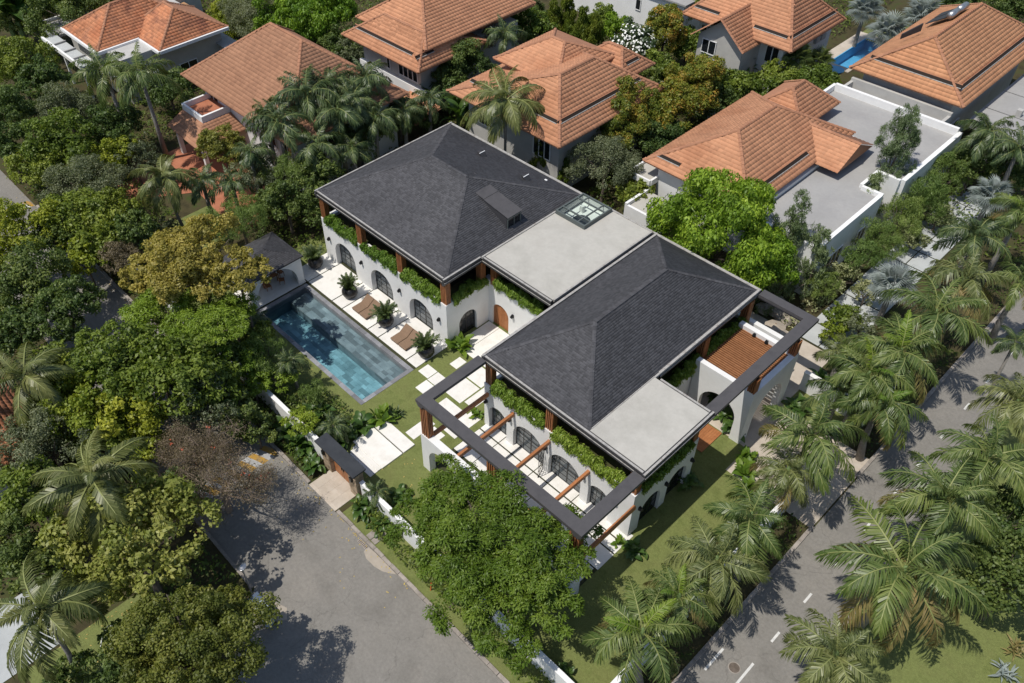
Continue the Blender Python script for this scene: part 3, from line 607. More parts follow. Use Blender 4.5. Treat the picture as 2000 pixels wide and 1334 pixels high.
hump(14.3, 15.6, -19.3, -12.5, 14, 'yellow and grey striped road hump under the bare branched tree')
hump(-28.0, -26.7, -19.3, -12.5, 14, 'white and yellow striped road hump on the far left street')
# kerbs: one stone after another
kt = thing('kerb', 'worn stone kerb between the street and the planted verge', 'kerb', (20, -12.3, 0))
kb = MB().box(-.39, -.12, -.1, .39, .12, .11).mesh('kerb_stone', 'kerb')
k = -26.0
while k < 44.4:
    if not 19.4 < k < 22.2: piece(kb, 'kerb_stone', kt, Matrix.Translation((k + rng.uniform(-.01, .01), -12.3 + rng.uniform(-.015, .015), rng.uniform(-.015, .01))) @ Matrix.Rotation(rng.uniform(-.02, .02), 4, 'Z'))
    k += .8
kt = thing('kerb', 'stone kerb between the side street and the palm bed', 'kerb', (44.8, 10, 0))
k = -12
while k < 52:
    if not 9.2 < k < 15.2: piece(kb, 'kerb_stone', kt, Matrix.Translation((44.8, k, rng.uniform(-.01, .01))) @ Matrix.Rotation(math.pi / 2 + rng.uniform(-.02, .02), 4, 'Z'))
    k += .8
b = MB(); b.box(49.5, -12, -.1, 49.7, 60, .1); tag(part(b, 'kerb', 'kerb', None), 'concrete kerb along the lawn on the far side of the side street', 'kerb')
b = MB(); b.box(-60, -19.6, -.1, 23.2, -19.4, .1); tag(part(b, 'kerb', 'kerb', None), 'shaded kerb on the left side of the street under the trees', 'kerb')
# drain grate by the kerb
t = thing('drain_grate', 'rusty drain grate in the gutter by the kerb', 'drain', (25.55, -12.6, 0))
part(MB().box(25.1, -12.75, -.02, 26.0, -12.48, -.004), 'frame', 'kerb', t)
for i in range(7): part(MB().box(25.15 + i * .12, -12.72, -.004, 25.21 + i * .12, -12.51, .008), 'bar', 'bark', t)
t = thing('manhole_cover', 'dark round cover in the lower right street beside the painted dashes', 'manhole cover', (46.6, -2.3, 0))
part(MB().lathe([(.3, -.02), (.3, .003)], 46.6, -2.3, 18), 'cover', 'bark', t); part(MB().lathe([(.35, -.02), (.35, 0)], 46.6, -2.3, 18), 'rim', 'kerb', t)
for i in range(2): tag(part(MB().box(25.2 + i * .5, -12.1, 0, 25.65 + i * .5, -11.0, .06), 'cover_slab', 'kerb', None), ['concrete drain slab in the planted verge, nearer the gate', 'concrete drain slab in the planted verge, nearer the big feathery tree'][i], 'slab', 'drain slabs in the verge')
tag(part(MB().tube([(31.0, -11.6, 0), (31.05, -11.55, .9)], [.05, .05], 8), 'marker_post', 'orange_plastic', None), 'small orange marker post in the verge below the big feathery tree', 'post')
tag(part(MB().tube([(20.2, -28.1, .03), (19.6, -27.7, .03), (19.3, -27.2, .03), (19.6, -26.8, .03), (20.4, -26.2, .03)], [.025] * 5, 6), 'garden_hose', 'trim_white', None), 'white garden hose curling over the small lawn at the lower left', 'hose')
# ---------------------------------------------------------------- paving
def slabs(name, rects, z0, z1, m, base=None, basem='joint', g=.0):
    s = struct(sheet(*base, .006), name, basem) if base else struct(sheet(rects[0][0] + .02, rects[0][1] + .02, rects[0][2] - .02, rects[0][3] - .02, .006), name, basem)
    for r in rects:
        z = z1 + rng.uniform(-.004, .004)
        part(MB().box(r[0] + g, r[1] + g, z0, r[2] - g, r[3] - g, z), 'paving_slab', m, s, bevel=.008)
    return s
J = .05
slabs('pool_deck', [(-.4, .0, 1.72, 3.8), (1.72, .0, 5.2, 3.6), (5.2, .0, 6.6, 3.8), (6.6, .0, 10.05, 3.8), (10.05, .0, 11.4, 3.8), (11.4, .0, 14.92, 3.8), (14.92, .0, 16.16, 3.8)], 0, .03, 'slab', (-.4, -.2, 16.15, 3.8), g=.045)
slabs('pavilion_floor', [(-1.6, -5.6, 1.62, -.02)], 0, .03, 'slab', (-1.62, -5.65, 1.78, -.0), g=.03)
slabs('stepping_stones', [(16.45, -.1, 17.62, .98), (17.62, -.18, 18.85, .98), (17.6, -1.38, 18.85, -.2), (17.6, 2.15, 18.45, 3.3)], 0, .03, 'slab', (16.5, -.05, 17.5, .9), g=.03)
slabs('entry_paving', [(17.5, 3.9, 20.6, 7.8), (20.6, 3.9, 23.75, 7.8), (16.3, 4.6, 17.5, 7.8)], 0, .03, 'slab', (16.3, 4.6, 23.75, 7.8), g=.015)
rects = [(19.55, -.05, 21.2, 2.1), (19.55, 2.15, 21.2, 3.8), (21.25, .3, 22.3, 2.6), (20.0, -1.3, 22.4, -.3), (22.3, -1.4, 23.4, .2), (20.4, -4.75, 21.4, -2.6), (21.45, -4.2, 22.7, -2.8), (22.0, -2.6, 23.4, -1.6)]
slabs('garden_steps', rects, 0, .03, 'slab', (20.42, -4.7, 21.3, -2.65), g=.04)
rects = []
x = 23.9
for wd in (1.9, 1.35, 2.1, 1.35, 2.1, 1.35, 2.0, 1.2):
    rects.append((x, -1.55, x + wd, -.62)); rects.append((x, -.57, x + wd, .38)); rects.append((x, -3.2, x + wd, -1.6)) ; x += wd
rects += [(27.2, -5.1, 30.4, -3.25), (30.4, -5.1, 33.6, -3.25), (33.6, -5.1, 37.0, -3.25)]
slabs('courtyard_paving', rects, 0, .03, 'slab', (23.9, -5.15, 37.2, .36), g=.03)
t = thing('gate_terrace', 'broad white stone terrace with shallow steps inside the garden gate', 'terrace', (20, -7, 0))
part(MB().box(18.5, -6.02, 0, 21.8, -4.98, .13), 'paving_slab', 'slab', t, bevel=.01)
part(MB().box(18.5, -8.0, 0, 21.8, -6.12, .13), 'paving_slab', 'slab', t, bevel=.01)
for i in range(3): part(MB().box(18.9 + .12 * i, -8.34 - .33 * i, 0, 21.75, -8.0 - .33 * i, .10 - .03 * i), 'step', 'slab', t, bevel=.008)
part(MB().box(18.5, -6.13, 0, 21.75, -6.01, .02), 'joint', 'joint', t)
slabs('gate_forecourt', [(19.3 + i * .74, -12.2 + j * .9, 20.04 + i * .74, -11.3 + j * .9) for i in range(4) for j in range(2)], 0, .02, 'beige', (19.3, -12.42, 22.26, -10.3), 'beige', g=.008)
slabs('carport_drive', [(38.3 + i * 1.3, 9.0 + j * 1.3, 39.6 + i * 1.3, 10.3 + j * 1.3) for i in range(5) for j in range(6)], 0, .02, 'beige', (38.3, 9.0, 44.8, 16.8), 'beige', g=.006)
struct(sheet(33.2, 11.6, 38.3, 17.0, .006), 'carport_floor', 'beige')
struct(sheet(30.5, 17.4, 37.9, 24.0, .006), 'rear_terrace', 'beige')
dr = [(34.7 + (i % 2) * 1.85, 24.2 + (i // 2) * 2.4, 36.5 + (i % 2) * 1.85, 26.5 + (i // 2) * 2.4) for i in range(24)]
slabs('grey_drive', dr, 0, .03, 'concrete', (34.65, 24.1, 38.45, 53), 'joint', g=.02)
struct(MB().prism([(-26, 1), (-8.5, -.6), (-8.3, 2.8), (-14, 5.8), (-26, 6)], -.02, .006), 'red_yard', 'redpave')
struct(MB().prism([(-24, -5.6), (-21, -5.6), (-17.5, -.2), (-24, -.2)], -.02, .004), 'red_yard', 'redpave')
# ---------------------------------------------------------------- pool
pool = thing('swimming_pool', 'long stone lined swimming pool with blue water beside the white deck', 'pool', (9, -2.8, 0))
CW = .36; X0, Y0, X1, Y1 = PX0 + CW, PY0 + CW, PX1 - CW, PY1 - CW
b = MB()
def wall(b, x0, y0, x1, y1, zt): b.box(x0, y0, -1.7, x1, y1, zt)
wall(b, PX0 + .06, PY0 + .06, X0, PY1 - .06, -.04); wall(b, X1, PY0 + .06, PX1 - .06, PY1 - .06, -.04)
wall(b, X0, PY0 + .06, X1, Y0, -.04); wall(b, X0, Y1, X1, PY1 - .06, -.04); b.box(X0, Y0, -1.75, X1, Y1, -1.5)
part(b, 'basin', 'coping', pool)
part(MB().box(X0, -2.25, -1.5, X1, Y1, -.6), 'bench', 'coping', pool)
part(MB().box(X0, Y0, -1.5, X0 + .02, -2.26, -.5), 'end_wall', 'pstone', pool)
def strip(axis, a, b_, c0, c1, z0, z1, nm, m, lens):
    p_ = a
    while p_ < b_ - .05:
        l = min(rng.choice(lens), b_ - p_)
        if b_ - p_ - l < .25: l = b_ - p_
        r = (p_ + .004, c0, p_ + l - .004, c1) if axis == 'x' else (c0, p_ + .004, c1, p_ + l - .004)
        part(MB().box(r[0], r[1], z0, r[2], r[3], z1 + rng.uniform(-.004, .004)), nm, m, pool); p_ += l
for (ax, a, b_, c0, c1) in (('x', PX0, PX1, PY0, Y0 - .0), ('x', PX0, PX1, Y1, PY1), ('y', Y0, Y1, PX0, X0), ('y', Y0, Y1, X1, PX1)):
    strip(ax, a, b_, c0, c1, -.04, .03, 'coping_stone', 'coping', (.7, .9, 1.1))
y = Y0; row = 0
while y < -2.26:
    d = rng.choice((.3, .36, .42)); d = min(d, -2.26 - y); 
    if -2.26 - y - d < .2: d = -2.26 - y
    strip('x', X0 + .03, X1, y + .004, y + d - .004, -1.5, -1.47, 'stone_tile', 'pstone_deep', (.5, .65, .85, 1.0)); y += d
y = -2.25
for d in (.36, .3, .38, .32, .36): strip('x', X0, X1, y + .004, min(y + d, Y1) - .004, -.6, -.57, 'stone_tile', 'pstone', (.6, .85, 1.1)); y += d
strip('x', X0, X1, -2.265, -2.252, -.9, -.61, 'stone_tile', 'pstone', (.8, 1.1)); 
struct(MB().box(X0 - .02, Y0 - .02, -1.6, X1 + .02, Y1 + .02, -.09), 'pool_water', 'water')
# neighbour pool
np_ = thing('swimming_pool', 'small bright blue pool of the house at the top right', 'pool', (13.9, 72, 0))
b = MB(); b.box(QX0, QY0, -1.4, QX1, QY1, -1.3)
for r in ((QX0 - .1, QY0, QX0, QY1), (QX1, QY0, QX1 + .1, QY1), (QX0, QY0 - .1, QX1, QY0), (QX0, QY1, QX1, QY1 + .1)): b.box(r[0], r[1], -1.4, r[2], r[3], .02)
part(b, 'basin', 'pool_blue', np_)
for r in ((QX0 - 1.5, QY0 - 1.0, QX0 - .1, QY1 + 1.2), (QX1 + .1, QY0 - 1.0, QX1 + .6, QY1 + 1.2), (QX0 - .1, QY0 - 1.0, QX1 + .1, QY0 - .1), (QX0 - .1, QY1 + .1, QX1 + .1, QY1 + 1.2)):
    part(MB().box(r[0], r[1], -.1, r[2], r[3], .04), 'coping', 'beige', np_)
b = MB(); b.lathe([(.9, -.5), (.95, .05)], 14.2, 66.6, 18); part(b, 'basin', 'pool_blue', np_)
struct(MB().box(QX0 - .02, QY0 - .02, -1.35, QX1 + .02, QY1 + .02, -.1), 'pool_water', 'water2')
# ---------------------------------------------------------------- architecture helpers
def arch_z(s, c, w_, spr): 
    u = min(1, abs(s - c) / (w_ / 2)); return spr + (w_ / 2) * math.sqrt(max(0, 1 - u * u))
def arch_wall(b, mapf, s0, s1, z0, z1, th, arches, n=14):
    """wall from s0..s1, front at depth 0, back at depth th, with arched openings (c, w, spring, base)"""
    cur = s0
    def full(a, c_):
        if c_ - a > 1e-4: b.obox(mapf, a, 0, z0, c_, th, z1)
    for (c, w_, spr, zb) in sorted(arches):
        full(cur, c - w_ / 2); l = c - w_ / 2
        if zb > z0 + .01: b.obox(mapf, l, 0, z0, l + w_, th, zb)
        for i in range(n):
            a0 = math.pi * (1 - i / n); a1 = math.pi * (1 - (i + 1) / n)
            sa, sb = c + w_ / 2 * math.cos(a0), c + w_ / 2 * math.cos(a1); za, zb_ = spr + w_ / 2 * math.sin(a0), spr + w_ / 2 * math.sin(a1)
            P = [(sa, 0, za), (sb, 0, zb_), (sb, 0, z1), (sa, 0, z1), (sa, th, za), (sb, th, zb_), (sb, th, z1), (sa, th, z1)]
            b.add([mapf(*q) for q in P], [(0, 1, 2, 3), (7, 6, 5, 4), (4, 5, 1, 0), (3, 2, 6, 7)])
        cur = c + w_ / 2
    full(cur, s1)
GL = {}
def arch_window(parent, mapf, c, w_, spr, d, ncol=4, rows=(.55, 1.1), glass='pane', zb=.03, name='window', fr='black'):
    """metal frame with glazing bars; each pane a child of the frame"""
    b = MB(); h = w_ / 2; n = 16; t_ = .06
    for i in range(n):
        a0, a1 = math.pi * i / n, math.pi * (i + 1) / n
        for r0, r1 in ((h - t_, h),):
            pts = [(c + r * math.cos(a), spr + r * math.sin(a)) for r, a in ((r0, a0), (r1, a0), (r1, a1), (r0, a1))]
            b.add([mapf(p_[0], d, p_[1]) for p_ in pts] + [mapf(p_[0], d + .06, p_[1]) for p_ in pts], [(0, 1, 2, 3), (0, 3, 7, 4), (1, 5, 6, 2)])
    for s in (c - h, c + h - t_): b.obox(mapf, s, d, zb, s + t_, d + .06, spr)
    b.obox(mapf, c - h + t_, d, zb, c + h - t_, d + .06, zb + .07)
    xs = [c - h + w_ * i / ncol for i in range(ncol + 1)]
    zs = [zb] + [z for z in rows if z < spr - .2] + [spr] 
    top = spr + h - t_
    z = spr + (spr - zb) / max(1, len(zs) - 1)
    while z < top - .2: zs.append(z); z += (spr - zb) / max(1, len(zs) - 1) if False else .55
    zs.append(top)
    for i, x in enumerate(xs[1:-1]):
        wd = .05 if i == ncol // 2 - 1 else .022
        b.obox(mapf, x - wd, d + .003, zb + .06, x + wd, d + .05, arch_z(x, c, w_ - .08, spr))
    for z in zs[1:-1]:
        hw = h - t_ if z <= spr else math.sqrt(max(0, (h - t_) ** 2 - (z - spr) ** 2)); wd = .045 if abs(z - spr) < .01 else .02
        b.obox(mapf, c - hw, d + .006, z - wd, c + hw, d + .046, z + wd)
    f = part(b, name, fr, parent)
    for i in range(ncol):
        for j in range(len(zs) - 1):
            a0, a1 = xs[i], xs[i + 1]; lo, hi = zs[j], zs[j + 1]; m_ = 5
            topz = [min(hi, arch_z(a0 + (a1 - a0) * k / m_, c, w_ - .06, spr)) for k in range(m_ + 1)]
            if max(topz) < lo + .08: continue
            if hi <= spr + .001: poly = [(a0, lo), (a1, lo), (a1, hi), (a0, hi)]
            else: poly = [(a0, lo), (a1, lo)] + [(a0 + (a1 - a0) * k / m_, max(lo, topz[k])) for k in range(m_, -1, -1)]
            g = MB(); nn = len(poly); dd = d + .02 + rng.uniform(-.002, .002)
            g.add([mapf(p_[0], dd, p_[1]) for p_ in poly] + [mapf(p_[0], dd + .01, p_[1]) for p_ in poly], [tuple(range(nn)), tuple(range(2 * nn - 1, nn - 1, -1))])
            part(g, 'pane', glass, f)
    return f
def fin_column(parent, cx, cy, z0, z1, w_=.62, d_=.5):
    b = MB(); n = 4; k_ = MB().box(cx - w_ / 2 + .13, cy - d_ / 2 + .13, z0, cx + w_ / 2 - .13, cy + d_ / 2 - .13, z1); col = part(k_, 'column', 'interior', parent)  # near-black core paints the shade between the fins
    for i in range(n):
        x = cx - w_ / 2 + w_ * (i + .5) / n; y = cy - d_ / 2 + d_ * (i + .5) / n
        b.box(x - .042, cy - d_ / 2, z0, x + .042, cy - d_ / 2 + .12, z1); b.box(x - .042, cy + d_ / 2 - .12, z0, x + .042, cy + d_ / 2, z1)
        b.box(cx - w_ / 2, y - .035, z0, cx - w_ / 2 + .12, y + .035, z1); b.box(cx + w_ / 2 - .12, y - .035, z0, cx + w_ / 2, y + .035, z1)
    part(b, 'fins', 'wood', col); return col
def inpoly(px, py, poly):
    r = False; n = len(poly)
    for i in range(n):
        x1, y1 = poly[i]; x2, y2 = poly[(i + 1) % n]
        if (y1 > py) != (y2 > py) and px < (x2 - x1) * (py - y1) / (y2 - y1) + x1: r = not r
    return r
def tile_frames(poly, tw, te, jit=0.0, offset=0.0, inset=.12):
    """frames (origin, e, s, n, interior?) of a tiled sloping polygon"""
    P = [Vector(q) for q in poly]; n = Vector((0, 0, 0))
    for i in range(len(P)):
        a, b_ = P[i], P[(i + 1) % len(P)]; n += a.cross(b_)
    n.normalize()
    if n.z < 0: n = -n
    e = Vector((0, 0, 1)).cross(n).normalized(); s = n.cross(e).normalized(); o = P[0]
    Q = [((q - o).dot(e), (q - o).dot(s)) for q in P]
    u0, u1 = min(q[0] for q in Q), max(q[0] for q in Q); v0, v1 = min(q[1] for q in Q), max(q[1] for q in Q)
    out = []; v = v0; row = 0
    while v < v1:
        u = u0 + (offset * tw if row % 2 else 0) - tw
        while u < u1 + tw:
            uc, vc = u + tw / 2, v + te / 2
            if inpoly(uc, vc, Q):
                full = all(inpoly(uu, vv, Q) for uu in (u, u + tw) for vv in (v + .01, v + te - .01))
                out.append((o + e * u + s * v, e, s, n, full))
            u += tw
        v += te; row += 1
    return out
def clay_tile(tw, te):
    """one curved pantile: hump across, proud lower lip"""
    V = []
    for (v, lift) in ((-.03, .024), (te, .006)):
        for u, h in ((0, 0), (.28, .03), (.55, .034), (.8, .004), (1.0, .0)): V.append((u * tw, v, h + lift))
    for u, h in ((0, 0), (.28, .03), (.55, .034), (.8, .004), (1.0, .0)): V.append((u * tw, -.03, h - .004))
    F = [(i, i + 1, 6 + i, 5 + i) for i in range(4)] + [(10 + i, 11 + i, i + 1, i) for i in range(4)]
    return np.array(V), np.array(F)
def tiled(parent, frames, tw, te, m, nmax=300, nm='tile'):
    V, F = clay_tile(tw, te)
    fr = sorted([f for f in frames if f[4]], key=lambda f: (f[0] - CAMP).length)[:nmax]; ids = {id(f) for f in fr}
    rest = [f for f in frames if id(f) not in ids]; off = np.array(OFF[parent])
    if fr:
        me = nmesh(nm, V, F, m)
        for f in fr:
            o, e, s, n = f[:4]; mt = Matrix(((e.x, s.x, n.x, o.x), (e.y, s.y, n.y, o.y), (e.z, s.z, n.z, o.z), (0, 0, 0, 1)))
            piece(me, nm, parent, mt @ Matrix.Rotation(rng.uniform(-.012, .012), 4, 'Z'))
    if rest:
        A = []; B_ = []
        for i, f in enumerate(rest):
            o, e, s, n = f[:4]; R3 = np.array([e[:], s[:], n[:]]); A.append(V @ R3 + np.array(o[:]) - off + np.array(n[:]) * rng.uniform(-.006, .006)); B_.append(F + i * len(V))
        o = link('tiles', nmesh('tiles', np.concatenate(A), np.concatenate(B_), m), parent); o['kind'] = 'stuff'
def shingled(parent, poly, m='shingle', tw=.3, te=.165):
    V = np.array([(0.008, -.03, .011), (1, -.03, .011), (1, 1, .004), (0.008, 1, .004), (0.008, -.03, 0), (1, -.03, 0)]); 
    A = []; B_ = []; off = np.array(OFF[parent]); i = 0
    for f in tile_frames(poly, tw, te, offset=.5):
        o, e, s, n, _ = f; R3 = np.array([e[:], s[:], n[:]]); k = rng.random(); wd = tw * (1 if k < .6 else .55)
        def put(u, wd, lift):
            nonlocal i
            VV = V * np.array([wd, te, 1]) + np.array([u, 0, lift]); A.append(VV @ R3 + np.array(o[:]) - off); B_.append(np.array([(0, 1, 2, 3), (4, 5, 1, 0)]) + i * 6); i += 1
        put(0, wd, rng.uniform(0, .006))
        if wd < tw: put(wd, tw - wd, rng.uniform(.0, .009))
    o = link('shingles', nmesh('shingles', np.concatenate(A), np.concatenate(B_), m), parent); o['kind'] = 'stuff'; return o
def hipfaces(x0, x1, y0, y1, ze, axis, a, b_, zr, mid=None):
    if axis == 'x':
        ym = mid or (y0 + y1) / 2; R1, R2 = (a, ym, zr), (b_, ym, zr)
        return [[(x0, y0, ze), (x1, y0, ze), R2, R1], [(x1, y0, ze), (x1, y1, ze), R2], [(x1, y1, ze), (x0, y1, ze), R1, R2], [(x0, y1, ze), (x0, y0, ze), R1]], [R1, R2]
    xm = mid or (x0 + x1) / 2; R1, R2 = (xm, a, zr), (xm, b_, zr)
    return [[(x0, y0, ze), (x1, y0, ze), R1], [(x1, y0, ze), (x1, y1, ze), R2, R1], [(x1, y1, ze), (x0, y1, ze), R2], [(x0, y1, ze), (x0, y0, ze), R1, R2]], [R1, R2]
FX = lambda y0, sgn=1: (lambda s, d, z: (s, y0 + sgn * d, z))      # wall facing -y
FY = lambda x0, sgn=-1: (lambda s, d, z: (x0 + sgn * d, s, z))     # wall facing +x
# ---------------------------------------------------------------- the villa
villa = thing('villa', 'large white villa with black shingle hip roofs, arched windows and planted balconies', 'house', (20, 9, 0))
ZP = 4.42
b = MB()
AA = [(3.05, 2.86, 1.5, 0), (8.05, 2.86, 1.5, 0), (13.05, 2.86, 1.5, 0)]
arch_wall(b, FX(3.33), .15, 16.2, 0, ZP, .62, AA)
arch_wall(b, FY(16.2), 3.95, 8.3, 0, ZP, .45, [(5.55, 1.9, 1.55, 0)])
arch_wall(b, FX(7.85), 16.2, 23.8, 0, ZP, .45, [(17.55, 1.8, 1.55, 0)])
b.box(.15, 3.95, 0, .6, 18.6, ZP); b.box(.6, 18.2, 0, 36.0, 18.6, ZP)
AC = [(25.15, 1.75, 1.75, 0), (28.1, 2.85, 1.5, 0), (31.45, 2.85, 1.5, 0), (34.4, 1.75, 1.75, 0)]
arch_wall(b, FX(.0), 23.8, 36.98, 0, ZP, .5, AC)
arch_wall(b, FY(36.98), .5, 6.55, 0, ZP, .45, [(2.05, 2.1, 1.6, 0), (4.85, 2.1, 1.6, 0)])
b.box(23.8, .5, 0, 24.25, 7.85, ZP); b.box(33.0, 6.1, 0, 36.53, 6.55, ZP)
arch_wall(b, FY(33.0), 6.55, 18.2, 0, ZP, .4, [(8.6, 1.9, 1.5, 0), (13.6, 2.2, 1.6, 0)])
part(b, 'wall', 'white', villa)
b = MB()      # balcony floors / planter beds and interior blocks behind the openings
b.box(.6, 3.95, 3.6, 15.75, 18.2, 4.12); b.box(15.75, 8.3, 3.6, 24.25, 18.2, 4.1); b.box(24.25, .5, 3.6, 36.53, 6.1, 4.11); b.box(24.25, 6.1, 3.6, 32.6, 18.2, 4.1)
part(b, 'balcony_floor', 'soil', villa)
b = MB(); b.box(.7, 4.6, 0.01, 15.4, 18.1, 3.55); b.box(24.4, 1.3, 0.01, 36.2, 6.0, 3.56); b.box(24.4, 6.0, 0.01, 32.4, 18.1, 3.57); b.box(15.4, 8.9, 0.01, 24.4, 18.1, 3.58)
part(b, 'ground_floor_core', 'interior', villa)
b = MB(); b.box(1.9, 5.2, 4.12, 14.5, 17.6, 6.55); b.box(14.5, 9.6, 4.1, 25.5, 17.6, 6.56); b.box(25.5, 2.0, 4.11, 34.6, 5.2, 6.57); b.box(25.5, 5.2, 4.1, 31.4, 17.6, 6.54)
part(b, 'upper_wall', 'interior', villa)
b = MB()      # soffits
b.box(.2, 3.4, 6.56, 16.25, 18.6, 6.7); b.box(16.25, 7.2, 6.57, 23.9, 18.6, 6.7); b.box(23.9, .05, 6.58, 33.0, 18.6, 6.7); b.box(33.0, .05, 6.59, 37.1, 6.6, 6.7)
part(b, 'soffit', 'dark', villa)
for c in (3.05, 8.05, 13.05): arch_window(villa, FX(3.33), c, 2.86, 1.5, .46, 4, (.55, 1.05))
arch_window(villa, FY(16.2), 5.55, 1.9, 1.55, .22, 4, (.55, 1.05), 'pane_dark')
for c, w_, s in ((25.15, 1.75, 1.75), (28.1, 2.85, 1.5), (31.45, 2.85, 1.5), (34.4, 1.75, 1.75)): arch_window(villa, FX(0), c, w_, s, .32, 4, (.6, 1.15))
for c in (2.05, 4.85): arch_window(villa, FY(36.98), c, 2.1, 1.6, .22, 4, (.55, 1.05), 'pane_dark')
arch_window(villa, FY(33.0), 8.6, 1.9, 1.5, .2, 4, (.55, 1.05), 'pane_dark'); arch_window(villa, FY(33.0), 13.6, 2.2, 1.6, .2, 4, (.55, 1.05), 'pane_dark')
# open glazed door leaf in the courtyard
b = MB(); mf = lambda s, d, z: (29.55 + .28 * s + .03 * d, -.02 - .8 * s, z)
for s in (0, .3, .6, .9): b.obox(mf, s, 0, .05, s + .05, 1, 2.35)
for z in (.05, .6, 1.15, 1.7, 2.3): b.obox(mf, 0, .1, z, .95, .9, z + .05)
dl = part(b, 'door_leaf', 'black', villa)
# arched plank entry door
for i in range(6):
    s0 = 16.65 + i * .3; b = MB(); n = 4
    poly = [(s0 + .006, .03), (s0 + .294, .03)] + [(s0 + .294 - .288 * k / n, arch_z(s0 + .294 - .288 * k / n, 17.55, 1.79, 1.55)) for k in range(n + 1)]
    nn = len(poly); b.add([(x, 8.0 + (i % 2) * .004, z) for x, z in poly] + [(x, 8.06, z) for x, z in poly], [tuple(range(nn)), tuple(range(2 * nn - 1, nn - 1, -1))] + [(k, (k + 1) % nn, nn + (k + 1) % nn, nn + k) for k in range(nn)])
    part(b, 'door_plank', 'wood', villa)
# columns
for x in (.5, 5.55, 10.7): fin_column(villa, x, 3.62, 4.1, 6.56)
fin_column(villa, 15.85, 3.65, ZP, 6.56)
fin_column(villa, 15.9, 7.3, 4.1, 6.56); fin_column(villa, 16.75, 8.05, 4.1, 6.57)
for x in (24.15, 29.75): fin_column(villa, x, .32, 4.1, 6.58)
fin_column(villa, 36.62, .35, ZP, 6.59); fin_column(villa, 36.65, 6.2, ZP, 6.59); fin_column(villa, 32.8, 12.5, 4.1, 6.58); fin_column(villa, 32.8, 17.9, 4.1, 6.58)
# fascias: stepped bands + light gutter strip
def fascia(parent, segs):
    """segs: (x0,y0,x1,y1) runs along the outer edge, nx,ny outward"""
    for (x0, y0, x1, y1, nx, ny) in segs:
        b = MB(); g = MB()
        def run(bb, i0, i1, z0, z1):
            ax0, ax1 = sorted((x0, x1)); ay0, ay1 = sorted((y0, y1))
            if nx: xa, xb = sorted((x0 - nx * i0, x0 - nx * i1)); bb.box(xa, ay0, z0, xb, ay1, z1)
            else: ya, yb = sorted((y0 - ny * i0, y0 - ny * i1)); bb.box(ax0, ya, z0, ax1, yb, z1)
        run(b, .16, .34, 6.50, 6.70); run(b, .0, .3, 6.705, 6.86); run(b, .1, .3, 6.865, 6.95); run(b, .05, .3, 6.955, 7.16); run(g, .0, .05, 6.862, 6.885)
        part(b, 'fascia', 'dark', parent)
        run(g, .065, .2, 7.162, 7.21); part(g, 'gutter', 'gutter', parent)
fascia(villa, [(0.3, 3.17, 16.07, 3.17, 0, -1), (16.37, 3.17, 16.37, 6.98, 1, 0), (0, 3.17, 0, 18.78, -1, 0), (.3, 18.78, 33.1, 18.78, 0, 1),
               (16.38, 6.99, 23.38, 6.99, 0, -1), (23.68, -.17, 23.68, 6.7, -1, 0), (23.98, -.17, 37.2, -.17, 0, -1), (33.1, 7.03, 33.1, 18.48, 1, 0), (37.5, -.17, 37.5, 6.73, 1, 0), (33.4, 6.73, 37.2, 6.73, 0, 1)])
# hip roofs with laid shingles
rf = None
for nm, hp in (('hip_roof', hipfaces(.28, 16.2, 3.45, 18.5, 7.13, 'x', 6.3, 10.6, 9.85)), ('hip_roof', hipfaces(23.95, 32.95, .1, 18.5, 7.13, 'y', 5.6, 13.1, 9.65))):
    b = MB()
    for f in hp[0]: b.quad(*f)
    rf = part(b, nm, 'shingle_base', villa)
    for f in hp[0]: shingled(rf, f)
    b = MB(); f0 = hp[0]; R1, R2 = hp[1]
    corners = [f0[0][0], f0[0][1], f0[2][0], f0[2][1]]
    pairs = [(corners[0], R1), (corners[3], R1), (corners[1], R2), (corners[2], R2), (R1, R2)] if nm and abs(R1[1] - R2[1]) < .01 else [(corners[0], R1), (corners[1], R1), (corners[2], R2), (corners[3], R2), (R1, R2)]
    for a, c in pairs:
        a, c = Vector(a), Vector(c); L_ = (c - a).length; d = (c - a) / L_; n_ = int(L_ / .3); side = d.cross(Vector((0, 0, 1))).normalized(); up_ = side.cross(d)
        for i in range(n_):
            p0 = a + d * (i * .3) + up_ * (.035 + rng.uniform(0, .01)); p1 = p0 + d * .33 - up_ * .015
            b.add([p0 - side * .13 - up_ * .03, p0, p0 + side * .13 - up_ * .03, p1 - side * .13 - up_ * .03, p1, p1 + side * .13 - up_ * .03], [(0, 1, 4, 3), (1, 2, 5, 4)])
    o = part(b, 'ridge_shingles', 'shingle', rf); o['kind'] = 'stuff'
# flat roofs
b = MB(); b.box(16.45, 7.3, 6.701, 19.5, 15.1, 7.19); b.box(19.5, 7.3, 6.701, 23.35, 18.5, 7.19); part(b, 'flat_roof', 'flat', villa)
part(MB().box(33.0, .12, 6.7, 37.22, 6.45, 7.2), 'flat_roof', 'flat', villa)
b = MB(); b.box(16.3, 7.0, 7.05, 16.44, 18.5, 7.27); b.box(23.37, 7.29, 7.05, 23.5, 18.5, 7.26); b.box(23.75, -.1, 7.05, 23.93, 18.5, 7.25); b.box(32.97, 6.46, 7.05, 33.1, 18.5, 7.24); b.box(32.96, .3, 7.13, 33.02, 6.46, 7.24); part(b, 'edge_flashing', 'gutter', villa)
b = MB(); b.box(16.45, 18.5, 7.05, 23.4, 18.62, 7.25); b.box(.3, 18.5, 7.05, 16.3, 18.6, 7.2); b.box(24, 18.5, 7.05, 33, 18.6, 7.2); part(b, 'edge_flashing', 'gutter', villa)
